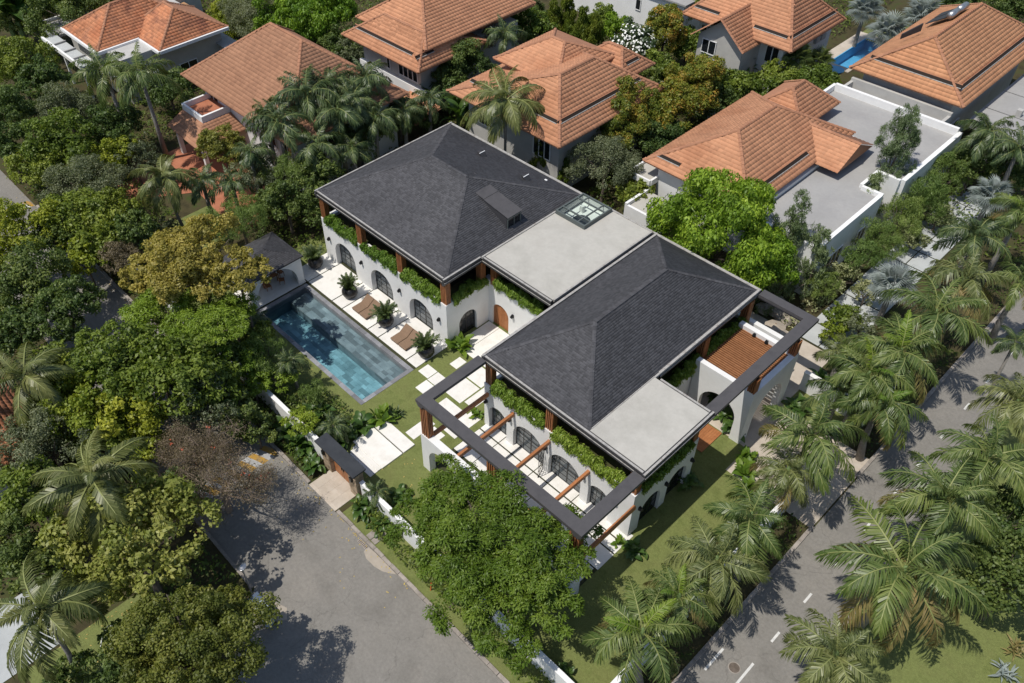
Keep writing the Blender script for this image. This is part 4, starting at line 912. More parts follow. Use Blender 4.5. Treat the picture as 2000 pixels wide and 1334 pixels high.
# skylight
b = MB(); sx0, sx1, sy0, sy1 = 16.5, 19.55, 15.05, 18.4; zt = 7.55
b.box(sx0, sy0, 7.1, sx1, sy0 + .12, zt); b.box(sx0, sy1 - .12, 7.1, sx1, sy1, zt); b.box(sx0, sy0 + .12, 7.1, sx0 + .12, sy1 - .12, zt); b.box(sx1 - .12, sy0 + .12, 7.1, sx1, sy1 - .12, zt)
for x in (17.2, 18.75): b.box(x - .05, sy0 + .12, zt - .1, x + .05, sy1 - .12, zt)
for y in (15.85, 17.6): b.box(sx0 + .12, y - .05, zt - .103, sx1 - .12, y + .05, zt + .003)
sk = part(b, 'skylight', 'frame_grey', villa)
b = MB(); b.box(sx0, sy0 + .05, 6.702, sx1 - .06, sy1, 6.72); b.box(sx0 + .12, sy1 - .14, 6.72, sx1 - .12, sy1 - .12, zt - .16); b.box(sx0 + .12, sy0 + .12, 6.72, sx0 + .14, sy1 - .14, zt - .16); b.box(sx0 + .12, sy0 + .1, 6.72, sx1 - .1, sy0 + .12, zt - .16); b.box(sx1 - .12, sy0 + .12, 6.72, sx1 - .1, sy1 - .12, zt - .16); b.box(17.3, 17.1, 6.72, 17.6, 17.4, 7.3)
part(b, 'skylight_well', 'trim_white', villa)
b = MB(); b.lathe([(.75, 6.722), (.75, 6.74)], 18.2, 16.3, 20); part(b, 'stair_opening_shade', 'slate', villa)  # solid dark disc, painted as the shade of a stair opening
for i, (xa, xb) in enumerate(((16.63, 17.12), (17.28, 18.67), (18.83, 19.42))):
    for j, (ya, yb) in enumerate(((15.18, 15.77), (15.93, 17.52), (17.68, 18.27))): part(sheet(xa, ya, xb, yb, zt - .05), 'pane', 'skyglass', sk)
# dormer
dm = link('dormer', None, villa)
YA, YB = 10.62, 12.1
b = MB(); b.add([(11.0, YA, 9.2), (15.45, YA, 7.35), (15.45, YA, 8.42), (10.4, YA, 9.35), (11.0, YB, 9.2), (15.45, YB, 7.35), (15.45, YB, 8.42), (10.4, YB, 9.35)], [(0, 1, 2, 3), (4, 7, 6, 5)]); part(b, 'dormer_cheek', 'shingle_base', dm)
for i in range(4):
    x0 = 10.2 + i * 1.34; z0 = 9.42 - .95 * (i / 4); z1 = 9.42 - .95 * ((i + 1) / 4); l_ = .03 * (i % 2)
    b = MB(); b.add([(x0, YA - .06, z0 + .06), (x0 + 1.36, YA - .06, z1 + .06), (x0 + 1.36, YB + .06, z1 + .06), (x0, YB + .06, z0 + .06), (x0, YA - .06, z0), (x0 + 1.36, YA - .06, z1), (x0 + 1.36, YB + .06, z1), (x0, YB + .06, z0)], [(0, 1, 2, 3), (4, 5, 1, 0), (5, 6, 2, 1), (7, 6, 5, 4)]); b.v = [(x, y, z + l_) for x, y, z in b.v]
    part(b, 'roof_sheet', 'beam', dm)
b = MB(); mf = FY(15.5)
for s in (YA, YB - .08): b.obox(mf, s, 0, 7.3, s + .08, .1, 8.4)
b.obox(mf, YA + .08, 0, 7.3, YB - .08, .1, 7.38); b.obox(mf, YA + .08, 0, 8.3, YB - .08, .1, 8.4); b.obox(mf, (YA + YB) / 2 - .03, 0, 7.38, (YA + YB) / 2 + .03, .1, 8.3); dw = part(b, 'dormer_window', 'frame_grey', dm)
part(MB().obox(mf, YA + .08, .05, 7.38, YB - .08, .07, 8.3), 'pane', 'pane_dark', dw)
for (x, y, z) in ((7.2, 15.75, 8.05), (12.3, 15.85, 8.03)):
    b = MB(); b.add([(x - .55, y + .05, z + .22), (x + .35, y - .25, z + .05), (x + .35, y + .35, z + .05), (x + .1, y - .25, z + .42), (x + .1, y + .35, z + .42)], [(0, 1, 3), (0, 4, 2), (0, 3, 4), (1, 2, 4, 3)])
    v_ = part(b, 'roof_vent', 'dark', villa); part(MB().box(x + .07, y - .27, z + .40, x + .13, y + .37, z + .44), 'vent_cap', 'trim_white', v_)
part(MB().box(12.9, 17.6, 7.42, 13.15, 17.75, 7.5), 'roof_clip', 'trim_white', villa)
# wall lamps
def wall_lamp(x, y, z, nx, ny):
    b = MB(); b.box(x - .09 + nx * .05, y - .09 + ny * .05, z - .14, x + .09 + nx * .05, y + .09 + ny * .05, z + .14); b.lathe([(.03, z - .2), (.13, z - .05), (.13, z + .02), (.05, z + .16)], x + nx * .17, y + ny * .17, 8); part(b, 'wall_lamp', 'black', villa)
for x in (1.0, 5.55, 10.55, 15.35): wall_lamp(x, 3.33, 2.55, 0, -1)
for x in (24.05, 26.4, 29.78, 33.1, 35.75): wall_lamp(x, 0, 2.7, 0, -1)
wall_lamp(18.95, 7.85, 2.3, 0, -1)
for y in (.75, 3.45, 6.2): wall_lamp(36.98, y, 2.5, 1, 0)
# pergola frames of dark steel
def beam(x0, y0, x1, y1, along):
    b = MB(); i = .1
    b.box(x0, y0, 6.74, x1, y1, 7.0)
    if along == 'x': b.box(x0 + (0 if False else .0), y0 + i, 6.6, x1, y1 - i, 6.737); b.box(x0, y0 + i + .09, 6.47, x1, y1 - i - .09, 6.597)
    else: b.box(x0 + i, y0, 6.6, x1 - i, y1, 6.737); b.box(x0 + i + .09, y0, 6.47, x1 - i - .09, y1, 6.597)
    return part(b, 'frame_beam', 'beam', villa)
beam(23.45, -5.78, 24.22, -.2, 'y'); beam(24.22, -5.78, 36.68, -4.95, 'x'); beam(36.68, -5.78, 37.48, -.2, 'y')
beam(36.7, 6.76, 37.5, 19.1, 'y'); beam(33.15, 18.35, 36.7, 19.1, 'x')
# timber cross beams and front arcade
for x, y1_ in ((24.2, -.02), (26.7, -.02), (30.0, -.02), (33.4, -.02), (37.1, -.02)): part(MB().box(x - .1, -5.2, 3.35, x + .1, y1_, 3.68), 'timber_beam', 'wood', villa, bevel=.01)
b = MB(); arch_wall(b, FX(-5.72), 23.6, 37.4, 0, 3.62, .52, [(25.6, 2.6, 1.55, 0), (28.6, 2.6, 1.55, 0), (32.0, 2.6, 1.55, 0), (35.3, 2.6, 1.55, 0)]); part(b, 'arcade_wall', 'white', villa)
for x in (24.0, 30.2, 36.9): fin_column(villa, x, -5.42, 3.62, 6.48, .7, .5)
# carport with arches and timber trellis
b = MB()
arch_wall(b, FX(11.5), 33.05, 37.65, 0, 5.2, .4, [(35.4, 2.9, 1.9, 0)])
arch_wall(b, FY(37.65), 11.9, 16.7, 0, 5.2, .42, [(14.3, 3.6, 1.9, 0)])
b.box(33.05, 16.7, 0, 37.65, 17.1, 5.2)
part(b, 'carport_wall', 'white', villa)
me = MB().box(-1.95, -.045, 0, 1.95, .045, .14).mesh('trellis_slat', 'wood_dark')
for i in range(24): piece(me, 'trellis_slat', villa, Matrix.Translation((35.2, 11.98 + .2 + i * .195, 4.72 + rng.uniform(-.005, .005))))
for y in (12.6, 14.3, 16.0): part(MB().box(33.15, y, 4.56, 37.2, y + .09, 4.715), 'trellis_rail', 'wood_dark', villa)
fin_column(villa, 37.35, 11.75, 5.2, 6.48, .55, .5); fin_column(villa, 37.35, 16.75, 5.2, 6.48, .55, .5)
for x in (34.4, 35.4, 36.4): wall_lamp(x, 16.62, 4.98, 0, -.3)
# planted balconies: one hanging row per bay is placed later
# timber deck by the carport
t = thing('timber_deck', 'small red timber deck between the villa and the carport arch', 'deck', (35.4, 10.4, 0))
for i in range(11): part(MB().box(34.3 + i * .185, 9.0, .05, 34.3 + i * .185 + .175, 11.45, .09 + rng.uniform(0, .004)), 'deck_board', 'wood', t)
part(MB().box(34.35, 9.1, 0, 36.25, 11.4, .048), 'joist', 'interior', t)
# ---------------------------------------------------------------- garden walls and gate
def gwall(label, x0, y0, x1, y1, h=1.8):
    t = thing('garden_wall', label, 'wall', ((x0 + x1) / 2, (y0 + y1) / 2, 0))
    part(MB().box(x0, y0, -.1, x1, y1, h - .06), 'wall', 'white', t); part(MB().box(x0 - .03, y0 - .03, h - .06, x1 + .03, y1 + .03, h), 'coping', 'trim_white', t)
gwall('white garden wall left of the gate, half hidden by feathery trees along the pool garden', -12, -10.45, 18.55, -10.2)
gwall('white front garden wall right of the gate, running under the big feathery tree', 22.75, -10.45, 42.7, -10.2)
gwall('white east garden wall behind the row of street palms', 42.7, -10.45, 42.95, 8.9)
gwall('white wall running from the carport to the street palms', 37.8, 19.15, 42.9, 19.45)
gwall('white side wall north of the grey drive entrance', 42.6, 19.46, 42.85, 24)
g = thing('entrance_gate', 'garden gate with dark slate roof, stone pillars and wooden doors', 'gate', (20.7, -10.35, 0))
part(MB().box(18.55, -10.95, 2.72, 22.85, -9.88, 2.86), 'roof', 'slate', g, bevel=.02); part(MB().box(18.65, -10.85, 2.62, 22.75, -9.98, 2.718), 'roof_trim', 'dark', g)
for x0 in (18.75, 21.75):
    r = 0; z = 0
    pl_ = part(MB().box(x0 + .03, -10.63, 0, x0 + .82, -10.02, 2.62), 'pillar', 'stone_wall', g)
    while z < 2.58:
        h = min(rng.choice((.2, .26, .32)), 2.6 - z)
        for fa in range(2):
            xx = x0
            L_ = .85
            while xx < x0 + L_ - .05:
                w_ = min(rng.choice((.25, .35, .45)), x0 + L_ - xx)
                if fa == 0: part(MB().box(xx + .008, -10.66 - rng.uniform(0, .03), z + .008, xx + w_ - .008, -10.6, z + h - .008), 'stone', 'stone_wall', pl_)
                xx += w_
            if fa == 1:
                for ya in (-10.64, -10.32): part(MB().box(x0 + .8, ya + .008, z + .008, x0 + .85 + rng.uniform(0, .03), ya + .3, z + h - .008), 'stone', 'stone_wall', pl_)
        z += h
for i in range(2):
    d = link('door', None, g); OFF[d] = OFF[g]
    for k in range(5): part(MB().box(19.62 + i * 1.08 + k * .21, -10.38, .04, 19.62 + i * 1.08 + k * .21 + .2, -10.32, 2.5), 'plank', 'wood', d)
    part(MB().box(20.55 + i * .2, -10.45, 1.0, 20.6 + i * .2, -10.39, 1.4), 'handle', 'black', d)
part(MB().box(18.98, -10.84, 1.7, 19.2, -10.68, 2.1), 'gate_lamp', 'black', g); part(MB().box(22.1, -10.84, 1.7, 22.32, -10.68, 2.1), 'gate_lamp', 'black', g)
# ---------------------------------------------------------------- pool pavilion
pv = thing('pool_pavilion', 'small white arched pavilion with black shingle roof at the deep end of the pool', 'pavilion', (0, -3, 0))
b = MB()
arch_wall(b, FY(1.62), -5.4, -.2, 0, 2.9, .3, [(-2.8, 4.0, .75, 0)])
arch_wall(b, lambda s, d, z: (s, -.2 - d, z), -2.6, 1.32, 0, 2.9, .28, [(-.9, 2.2, 1.5, 0)])
b.box(-2.6, -5.4, 0, -2.3, -.48, 2.9); part(b, 'wall', 'white', pv)
fl = hipfaces(-2.9, 1.8, -5.7, .0, 2.96, 'y', -3.2, -2.4, 3.75)
b = MB()
for f in fl[0]: b.quad(*f)
b.box(-2.9, -5.7, 2.86, 1.8, 0, 2.955); r_ = part(b, 'roof', 'shingle_base', pv)
for f in fl[0]: shingled(r_, f)
def dining_chair(x, y, rz, l):
    t = thing('dining_chair', 'dark wooden dining chair in the pool pavilion, ' + l, 'chair', (x, y, .03), 'chairs in the pool pavilion'); t.rotation_euler.z = rz
    o0 = OFF[t]; OFF[t] = (0, 0, 0)
    part(MB().box(-.22, -.22, .42, .22, .22, .47), 'seat', 'wood_dark', t); part(MB().box(-.22, .19, .5, .22, .23, .9), 'backrest', 'wood_dark', t)
    for a in (-.2, .2):
        for c in (-.2, .2): part(MB().box(a - .02, c - .02, 0, a + .02, c + .02, .42), 'leg', 'wood_dark', t)
for x, y, rz, l in ((.35, -1.7, 2.6, 'nearest the deck'), (.2, -3.0, 1.4, 'facing the pool end'), (-.6, -1.2, 3.1, 'at the table end towards the villa'), (-.9, -3.8, .3, 'at the table end under the yellow tree')): dining_chair(x, y, rz, l)
t = thing('dining_table', 'dark wooden table in the shade of the pool pavilion', 'table', (-.6, -2.5, .03))
part(MB().box(-1.1, -3.3, .73, -.1, -1.7, .78), 'tabletop', 'wood_dark', t)
for x in (-1.0, -.2):
    for y in (-3.2, -1.8): part(MB().box(x - .04, y - .04, .03, x + .04, y + .04, .73), 'leg', 'wood_dark', t)
# ---------------------------------------------------------------- loungers and pots on the deck
def lounger(x, y, label):
    t = thing('sun_lounger', label, 'sun lounger', (x, y, .03), 'tan sun loungers in pairs beside the pool')
    part(MB().box(x + .04, y + .06, .03, x + .88, y + 1.75, .16), 'base', 'bark', t)
    part(MB().box(x, y, .16, x + .92, y + 1.05, .31), 'seat_cushion', 'cushion', t, bevel=.03)
    b = MB(); b.box(x, y + 1.06, .16, x + .92, y + 1.95, .31)
    a = R_(34)
    b.v = [(px, y + 1.06 + (py - y - 1.06) * math.cos(a) - (pz - .16) * math.sin(a), .17 + (py - y - 1.06) * math.sin(a) + (pz - .16) * math.cos(a)) for px, py, pz in b.v]
    part(b, 'back_cushion', 'cushion', t, bevel=.03); part(MB().box(x + .05, y + 1.5, .16, x + .87, y + 1.56, .5), 'back_strut', 'bark', t)
lounger(7.3, .55, 'tan lounger nearer the pavilion in the left pair beside the pool'); lounger(8.26, .55, 'tan lounger in the left pair, partly behind the middle potted palm')
lounger(12.35, .55, 'tan lounger nearer the pavilion in the right pair beside the pool'); lounger(13.31, .55, 'tan lounger in the right pair, partly behind the last potted palm')
POTS = []
for x, y, l in ((.55, 1.75, 'big round black pot on the deck corner next to the pavilion'), (5.85, 1.5, 'big round black pot between the pavilion and the left loungers'),
                (10.7, 1.45, 'big round black pot between the two pairs of loungers'), (15.65, 1.5, 'big round black pot at the lawn end of the deck')):
    t = thing('plant_pot', l, 'pot', (x, y, .03), 'round black pots along the deck')
    b = MB().lathe([(.34, .03), (.55, .2), (.69, .5), (.67, .78), (.52, 1.0), (.42, 1.07), (.39, 1.05), (.38, .98)], x, y, 24); part(b, 'vessel', 'pot', t, smooth=True)
    part(MB().lathe([(.37, .96), (.38, 1.0)], x, y, 16), 'soil', 'soil', t); POTS.append((x, y))
# outdoor bench and table under the frame, ball, wire chair
t = thing('outdoor_table', 'long reddish timber table behind the arcade wall under the dark frame', 'table', (32.2, -4.5, .03))
for i in range(5): part(MB().box(30.9, -4.95 + i * .19, .74, 33.6, -4.95 + i * .19 + .18, .79), 'board', 'wood', t)
for x in (31.1, 33.4): part(MB().box(x - .05, -4.85, .03, x + .05, -4.1, .74), 'leg', 'wood', t)
t = thing('outdoor_bench', 'reddish timber bench beside the long table under the dark frame', 'bench', (32, -3.4, .03))
for i in range(3): part(MB().box(31.0, -3.7 + i * .16, .42, 33.4, -3.7 + i * .16 + .15, .46), 'board', 'wood', t)
for x in (31.2, 33.2): part(MB().box(x - .04, -3.68, .03, x + .04, -3.25, .42), 'leg', 'wood', t)
t = thing('wire_chair', 'pale cushioned round wire chair behind the arcade post', 'chair', (30.9, -4.0, .03))
part(MB().lathe([(.05, .42), (.36, .44), (.38, .5), (.05, .53)], 30.6, -4.5, 14), 'cushion', 'trim_white', t, smooth=True)
b = MB()
for k in range(9):
    a = math.pi * k / 8; b.tube([(30.6 + .4 * math.cos(a), -4.5 + .4 * math.sin(a), .44), (30.6 + .46 * math.cos(a), -4.5 + .46 * math.sin(a), .95)], [.012, .012], 4)
b.tube([(30.6 + .46 * math.cos(math.pi * k / 8), -4.5 + .46 * math.sin(math.pi * k / 8), .95) for k in range(9)], [.016] * 9, 4); part(b, 'wire_back', 'black', t)
for k in range(3): a = 2.1 * k; part(MB().tube([(30.6, -4.5, .42), (30.6 + .32 * math.cos(a), -4.5 + .32 * math.sin(a), .03)], [.014, .014], 5), 'leg', 'black', t)
# umbrellas on the rear terrace
for x, y, r, l in ((33.85, 21.35, .85, 'smaller tan parasol on the rear terrace inside the dark frame'), (34.55, 20.7, .95, 'larger tan parasol on the rear terrace inside the dark frame')):
    t = thing('parasol', l, 'parasol', (x, y, 0), 'tan parasols on the rear terrace')
    b = MB(); n = 8
    for k in range(n):
        a0, a1 = 2 * math.pi * k / n, 2 * math.pi * (k + 1) / n
        b.add([(x, y, 2.55), (x + r * math.cos(a0), y + r * math.sin(a0), 2.2), (x + r * math.cos(a1), y + r * math.sin(a1), 2.2), (x + r * math.cos(a1), y + r * math.sin(a1), 2.08), (x + r * math.cos(a0), y + r * math.sin(a0), 2.08)], [(0, 1, 2), (1, 4, 3, 2)])
    part(b, 'canopy', 'canvas', t); part(MB().tube([(x, y, 0), (x, y, 2.6)], [.03, .03], 6), 'pole', 'wood_dark', t)
for (x, y, s), l in zip(((31.2, 24.8, .7), (32.1, 25.3, .9), (33.0, 24.9, .8), (33.4, 25.9, 1.0), (31.6, 26.3, .8)), ('closest to the black roof', 'second from the black roof', 'in the middle of the group', 'nearest the grey drive', 'furthest up the slope')):
    b = MB(); b.lathe([(s * .7, 0), (s, .15), (s * .8, .5), (s * .3, .7)], x, y, 7); b.v = [(a + rng.uniform(-.12, .12), c + rng.uniform(-.12, .12), z * rng.uniform(.6, 1.1)) for a, c, z in b.v]
    tag(part(b, 'rock', 'rock', None), 'pale garden rock behind the rear terrace, ' + l, 'rock', 'pale rocks behind the rear terrace')
# ---------------------------------------------------------------- street furniture
t = thing('street_lamp', 'slim street lamp with white globe head under the trees at the lower left street', 'lamp', (23.6, -19.75, 0))
part(MB().tube([(23.6, -19.75, 0), (23.6, -19.75, 3.0)], [.06, .045], 8), 'pole', 'steel', t); part(MB().lathe([(.05, 2.98), (.17, 3.05), (.2, 3.2), (.13, 3.32)], 23.6, -19.75, 12), 'globe', 'lampglass', t, smooth=True)
part(MB().lathe([(.26, 3.33), (.3, 3.36), (.1, 3.45), (.02, 3.5)], 23.6, -19.75, 12), 'cap', 'steel', t)
for x, y, m, l in ((24.55, -19.95, 'bin_blue', 'dark blue grey wheelie bin closest to the street lamp'), (25.2, -20.0, 'bin_grey', 'pale grey bin in the middle beside the street lamp'), (25.9, -20.05, 'bin_grey', 'pale grey bin furthest from the street lamp')):
    t = thing('rubbish_bin', l, 'bin', (x, y, 0), 'bins at the street edge')
    b = MB(); b.add([(x - .24, y - .28, .08), (x + .24, y - .28, .08), (x + .24, y + .28, .08), (x - .24, y + .28, .08), (x - .3, y - .36, .98), (x + .3, y - .36, .98), (x + .3, y + .36, .98), (x - .3, y + .36, .98)], [(3, 2, 1, 0), (4, 5, 6, 7), (0, 1, 5, 4), (1, 2, 6, 5), (2, 3, 7, 6), (3, 0, 4, 7)])
    part(b, 'body', m, t); part(MB().box(x - .32, y - .38, .985, x + .32, y + .39, 1.06), 'lid', m, t, bevel=.02); part(MB().tube([(x - .3, y + .41, .95), (x + .3, y + .41, .95)], [.02, .02], 6), 'handle', 'black', t)
    for sx in (-.28, .28): part(MB().tube([(x + sx - .03, y + .27, .1), (x + sx + .03, y + .27, .1)], [.1, .1], 8), 'wheel', 'black', t)
t = thing('barbecue', 'small black charcoal barbecue on the neighbour lawn at left', 'barbecue', (-11.8, -2.4, 0))
part(MB().box(-12.3, -2.65, .65, -11.4, -2.15, .9), 'fire_box', 'black', t); part(MB().box(-12.25, -2.6, .902, -11.45, -2.2, .92), 'grill', 'steel', t)
for x in (-12.25, -11.45):
    for y in (-2.6, -2.2): part(MB().box(x - .02, y - .02, 0, x + .02, y + .02, .65), 'leg', 'black', t)
# ---------------------------------------------------------------- neighbour houses
def window(parent, face, c0, s0, s1, z0, z1, n=2, m='trim_white'):
    """recess framed window standing 3 cm proud of a wall facing -y ('y') or +x ('x')"""
    mf = (lambda s, d, z: (s, c0 - d, z)) if face == 'y' else (lambda s, d, z: (c0 + d, s, z))
    b = MB(); t_ = .08
    b.obox(mf, s0, 0, z0, s1, .09, z0 + t_); b.obox(mf, s0, 0, z1 - t_, s1, .09, z1)
    for i in range(n + 1):
        s = s0 + (s1 - s0 - t_) * i / n; b.obox(mf, s, 0, z0 + t_, s + t_, .088, z1 - t_)
    f = part(b, 'window', m, parent)
    for i in range(n):
        a = s0 + (s1 - s0 - t_) * i / n + t_; c = s0 + (s1 - s0 - t_) * (i + 1) / n
        part(MB().obox(mf, a, .004, z0 + t_, c, .03, z1 - t_), 'pane', 'pane_dark', f)
def ridges(rf, pts, m='ridge'):
    b = MB()
    for a, c in pts:
        a, c = Vector(a), Vector(c); L_ = (c - a).length
        if L_ < .3: continue
        d = (c - a) / L_; n_ = max(1, int(L_ / .45)); side = d.cross(Vector((0, 0, 1))).normalized(); up_ = side.cross(d)
        for i in range(n_):
            p0 = a + d * (i * L_ / n_) + up_ * .13; p1 = p0 + d * (L_ / n_ * 1.08) - up_ * .035
            q = [p0 - side * .17 - up_ * .1, p0 - side * .08, p0 + side * .08, p0 + side * .17 - up_ * .1]; r = [p1 - side * .16 - up_ * .1, p1 - side * .07, p1 + side * .07, p1 + side * .16 - up_ * .1]
            b.add(q + r, [(0, 1, 5, 4), (1, 2, 6, 5), (2, 3, 7, 6), (0, 3, 2, 1)])
    part(b, 'ridge_caps', m, rf)['kind'] = 'stuff'
def tiled_hip(house, x0, x1, y0, y1, ze, axis, a, b_, zr, m='tile', nmax=300, faces=(0, 1, 2, 3), slots=(), hide=None, nm='roof', mid=None):
    hf, (R1, R2) = hipfaces(x0, x1, y0, y1, ze, axis, a, b_, zr, mid)
    b = MB()
    for f in hf: b.quad(*f)
    b.box(x0 + .02, y0 + .02, ze - .14, x1 - .02, y1 - .02, ze - .005)
    rf = part(b, nm, 'ridge', house); fr = []
    for i in faces: fr += tile_frames(hf[i], .4, .38)
    if hide: fr = [f for f in fr if not hide(f[0] + f[1] * .25 + f[2] * .25)]
    tiled(rf, fr, .4, .38, m, nmax)
    c = [(x0, y0, ze), (x1, y0, ze), (x1, y1, ze), (x0, y1, ze)]
    rl = [(c[0], R1), (c[3], R1), (c[1], R2), (c[2], R2), (R1, R2)] if axis == 'x' else [(c[0], R1), (c[1], R1), (c[2], R2), (c[3], R2), (R1, R2)]
    ridges(rf, rl, 'ridge')
    for (fi, s0, s1, up_) in slots:     # long clerestory slots: near-black bar painted as the gap's shade, above a pale gutter
        f = [Vector(q) for q in hf[fi]]; n = (f[1] - f[0]).cross(f[2] - f[0]).normalized(); e = (f[1] - f[0]).normalized(); s = n.cross(e)
        L_ = (f[1] - f[0]).length; o = f[0] + s * up_
        for (nm_, m_, u_, w_, h0, h1) in (('slot_shade', 'interior', .0, .30, .02, .085), ('slot_gutter', 'gutter', -.07, .065, .02, .09), ('slot_hood', 'ridge', .30, .08, .02, .13)):
            bb = MB(); bb.obox(lambda p_, q_, r_: tuple(o + e * p_ + s * q_ + n * r_), s0 * L_, u_, h0, s1 * L_, u_ + w_, h1); part(bb, nm_, m_, rf)
    return rf
# house A: far top left, weathered red roof in two stepped wings
h = thing('house', 'single storey house with weathered red orange roof at the top left', 'house', (-46, 8, 0))
part(MB().box(-52, 4, 0, -38, 16.5, 5.3), 'wall', 'render_grey', h)
tiled_hip(h, -50.4, -41.4, 3.0, 15.6, 5.5, 'y', 7.6, 11.2, 8.3, 'tile_red', 300, (0, 1, 3))
tiled_hip(h, -44.5, -36.6, 8.1, 17.0, 5.45, 'x', -42.5, -40.2, 8.0, 'tile_red', 300, (0, 1), nm='roof')
part(MB().box(-50.6, 2.75, 5.2, -41.2, 2.98, 5.55), 'gutter', 'trim_white', h); part(MB().box(-41.38, 3.0, 5.2, -41.15, 8.05, 5.55), 'gutter', 'trim_white', h); part(MB().box(-41.1, 7.85, 5.15, -36.4, 8.08, 5.5), 'gutter', 'trim_white', h); part(MB().box(-36.58, 8.1, 5.15, -36.35, 16.9, 5.5), 'gutter', 'trim_white', h)
part(MB().box(-52.9, 1.2, 3.85, -42.5, 2.7, 4.0), 'porch_roof', 'concrete', h); part(MB().box(-53, .95, 3.8, -42.4, 1.2, 4.25), 'porch_parapet', 'trim_white', h)
for x in (-50.2, -47.5, -45): part(MB().box(x, 1.2, 4.0, x + .2, 2.7, 4.2), 'porch_rib', 'flatgrey', h)
part(MB().box(-57, 2.2, 3.6, -52.7, 14, 3.9), 'side_roof', 'flatgrey', h); part(MB().box(-57.2, 2.0, 3.9, -52.9, 2.2, 4.25), 'side_parapet', 'trim_white', h); part(MB().box(-57.4, 2.2, 3.9, -57.2, 14, 4.25), 'side_parapet', 'trim_white', h)
part(MB().box(-41.1, 3.2, 3.0, -37, 7.8, 3.1), 'canopy', 'roof_grey', h)
for x in (-52.8, -48, -43): part(MB().box(x, 1.2, 0, x + .25, 1.45, 3.85), 'post', 'trim_white', h)
window(h, 'y', 3.98, -48.5, -46, .9, 2.3); window(h, 'x', -37.97, 10.5, 12.8, .9, 2.6)
t = thing('shed', 'lean-to with rusty brown sheet roof beside the weathered red roof at the top left', 'shed', (-45, 17.5, 0))
part(MB().box(-50.5, 15.9, 0, -36.5, 17.6, 3.2), 'wall', 'render_grey', t)
for i in range(9):
    b = MB(); x = -50.6 + i * 1.05; b.add([(x, 15.6, 3.45), (x + 1.0, 15.6, 3.45), (x + 1.0, 18.6, 3.8), (x, 18.6, 3.8), (x, 15.6, 3.4), (x + 1, 15.6, 3.4), (x + 1, 18.6, 3.75), (x, 18.6, 3.75)], [(0, 1, 2, 3), (4, 5, 1, 0), (5, 6, 2, 1), (7, 6, 5, 4)]); part(b, 'roof_sheet', 'rust', t)
part(MB().box(-41, 15.6, 3.4, -36, 17.6, 3.5), 'roof_sheet', 'concrete', t)
t = thing('shed', 'long grey sheet roofed building behind the weathered red roof at the top edge', 'shed', (-54, 17, 0))
part(MB().box(-62, 14.5, 0, -50.8, 21, 4.2), 'wall', 'render_grey', t)
for i in range(10): part(MB().box(-62.2 + i * 1.15, 14.2, 4.25, -61.1 + i * 1.15, 21.2, 4.32 + .02 * (i % 2)), 'roof_sheet', 'roof_grey', t)
# house B: brown tiled roof
h = thing('house', 'two storey white house with the large brown tiled hip roof left of the villa', 'house', (-18, 13, 0))
part(MB().box(-26.3, 7.6, 0, -9.3, 19.5, 6.4), 'wall', 'white', h)
tiled_hip(h, -27.9, -7.9, 6.2, 20.3, 6.5, 'x', -21.4, -16.0, 11.5, 'tile_brown', 300, (0, 1, 3), mid=14.0)
window(h, 'y', 7.58, -25.5, -23.5, 3.6, 5.3); window(h, 'y', 7.58, -15, -13, 3.6, 5.3); window(h, 'y', 7.58, -15, -13, .8, 2.5); window(h, 'y', 7.58, -11.8, -10.3, 3.6, 5.3); window(h, 'x', -9.28, 10, 12, 3.6, 5.2); window(h, 'x', -9.28, 15, 17, 3.6, 5.2)
b = MB(); b.add([(-25.3, 2.2, 3.3), (-18.7, 2.0, 3.3), (-18.9, 7.5, 3.3), (-25.3, 7.5, 3.3), (-25.3, 4.4, 4.3), (-21.4, 4.3, 4.3), (-21.4, 7.5, 4.3), (-25.3, 7.5, 4.3)], [(0, 1, 5, 4), (1, 2, 6, 5), (2, 3, 7, 6), (3, 0, 4, 7), (3, 2, 1, 0)])
pr = part(b, 'porch_roof', 'ridge', h)
V8 = b.v; fr = tile_frames([V8[0], V8[1], V8[5], V8[4]], .4, .38) + tile_frames([V8[1], V8[2], V8[6], V8[5]], .4, .38); tiled(pr, fr, .4, .38, 'tile_brown', 150)
b = MB(); b.box(-25.3, 4.3, 4.0, -21.3, 4.55, 4.95); b.box(-21.55, 4.55, 4.0, -21.3, 7.55, 4.95); b.box(-25.35, 4.55, 4.0, -25.1, 7.55, 4.95); part(b, 'balcony_parapet', 'trim_white', h); part(MB().box(-25.1, 4.55, 4.3, -21.55, 7.55, 4.4), 'balcony_floor', 'redpave', h)
for x, y in ((-24.9, 2.7), (-19.3, 2.5)): part(MB().box(x, y, 0, x + .4, y + .4, 3.3), 'post', 'white', h)
# house C: top centre
h = thing('house', 'two storey house with orange hip roof and long slots at the top centre', 'house', (-17, 32, 0))
part(MB().box(-21.8, 25.3, 0, -12, 40, 6.4), 'wall', 'render_grey', h); part(MB().box(-22.2, 24.9, 2.6, -10.9, 25.28, 3.6), 'balcony_parapet', 'white', h)
def hideC(p_): return False
tiled_hip(h, -23.4, -10.4, 23.7, 34, 6.5, 'x', -19.5, -12.9, 9.0, 'tile', 300, (0, 1, 3), slots=((0, .08, .84, 1.35), (1, .06, .3, 1.35)), mid=26.9)
tiled_hip(h, -23.0, -11.2, 25.6, 42, 8.0, 'y', 30.5, 36, 11.8, 'tile', 200, (0, 1, 3), nm='roof', mid=-17.2)
tiled_hip(h, -18.5, -12.2, 34.5, 43.0, 7.2, 'y', 37, 40, 8.9, 'tile', 60, (0, 1), nm='roof')
window(h, 'y', 25.27, -17.6, -17.0, 4.0, 5.4, 1); window(h, 'y', 25.27, -15.6, -12.4, 4.0, 5.7, 4); window(h, 'x', -11.98, 28, 30, 3.8, 5.5)
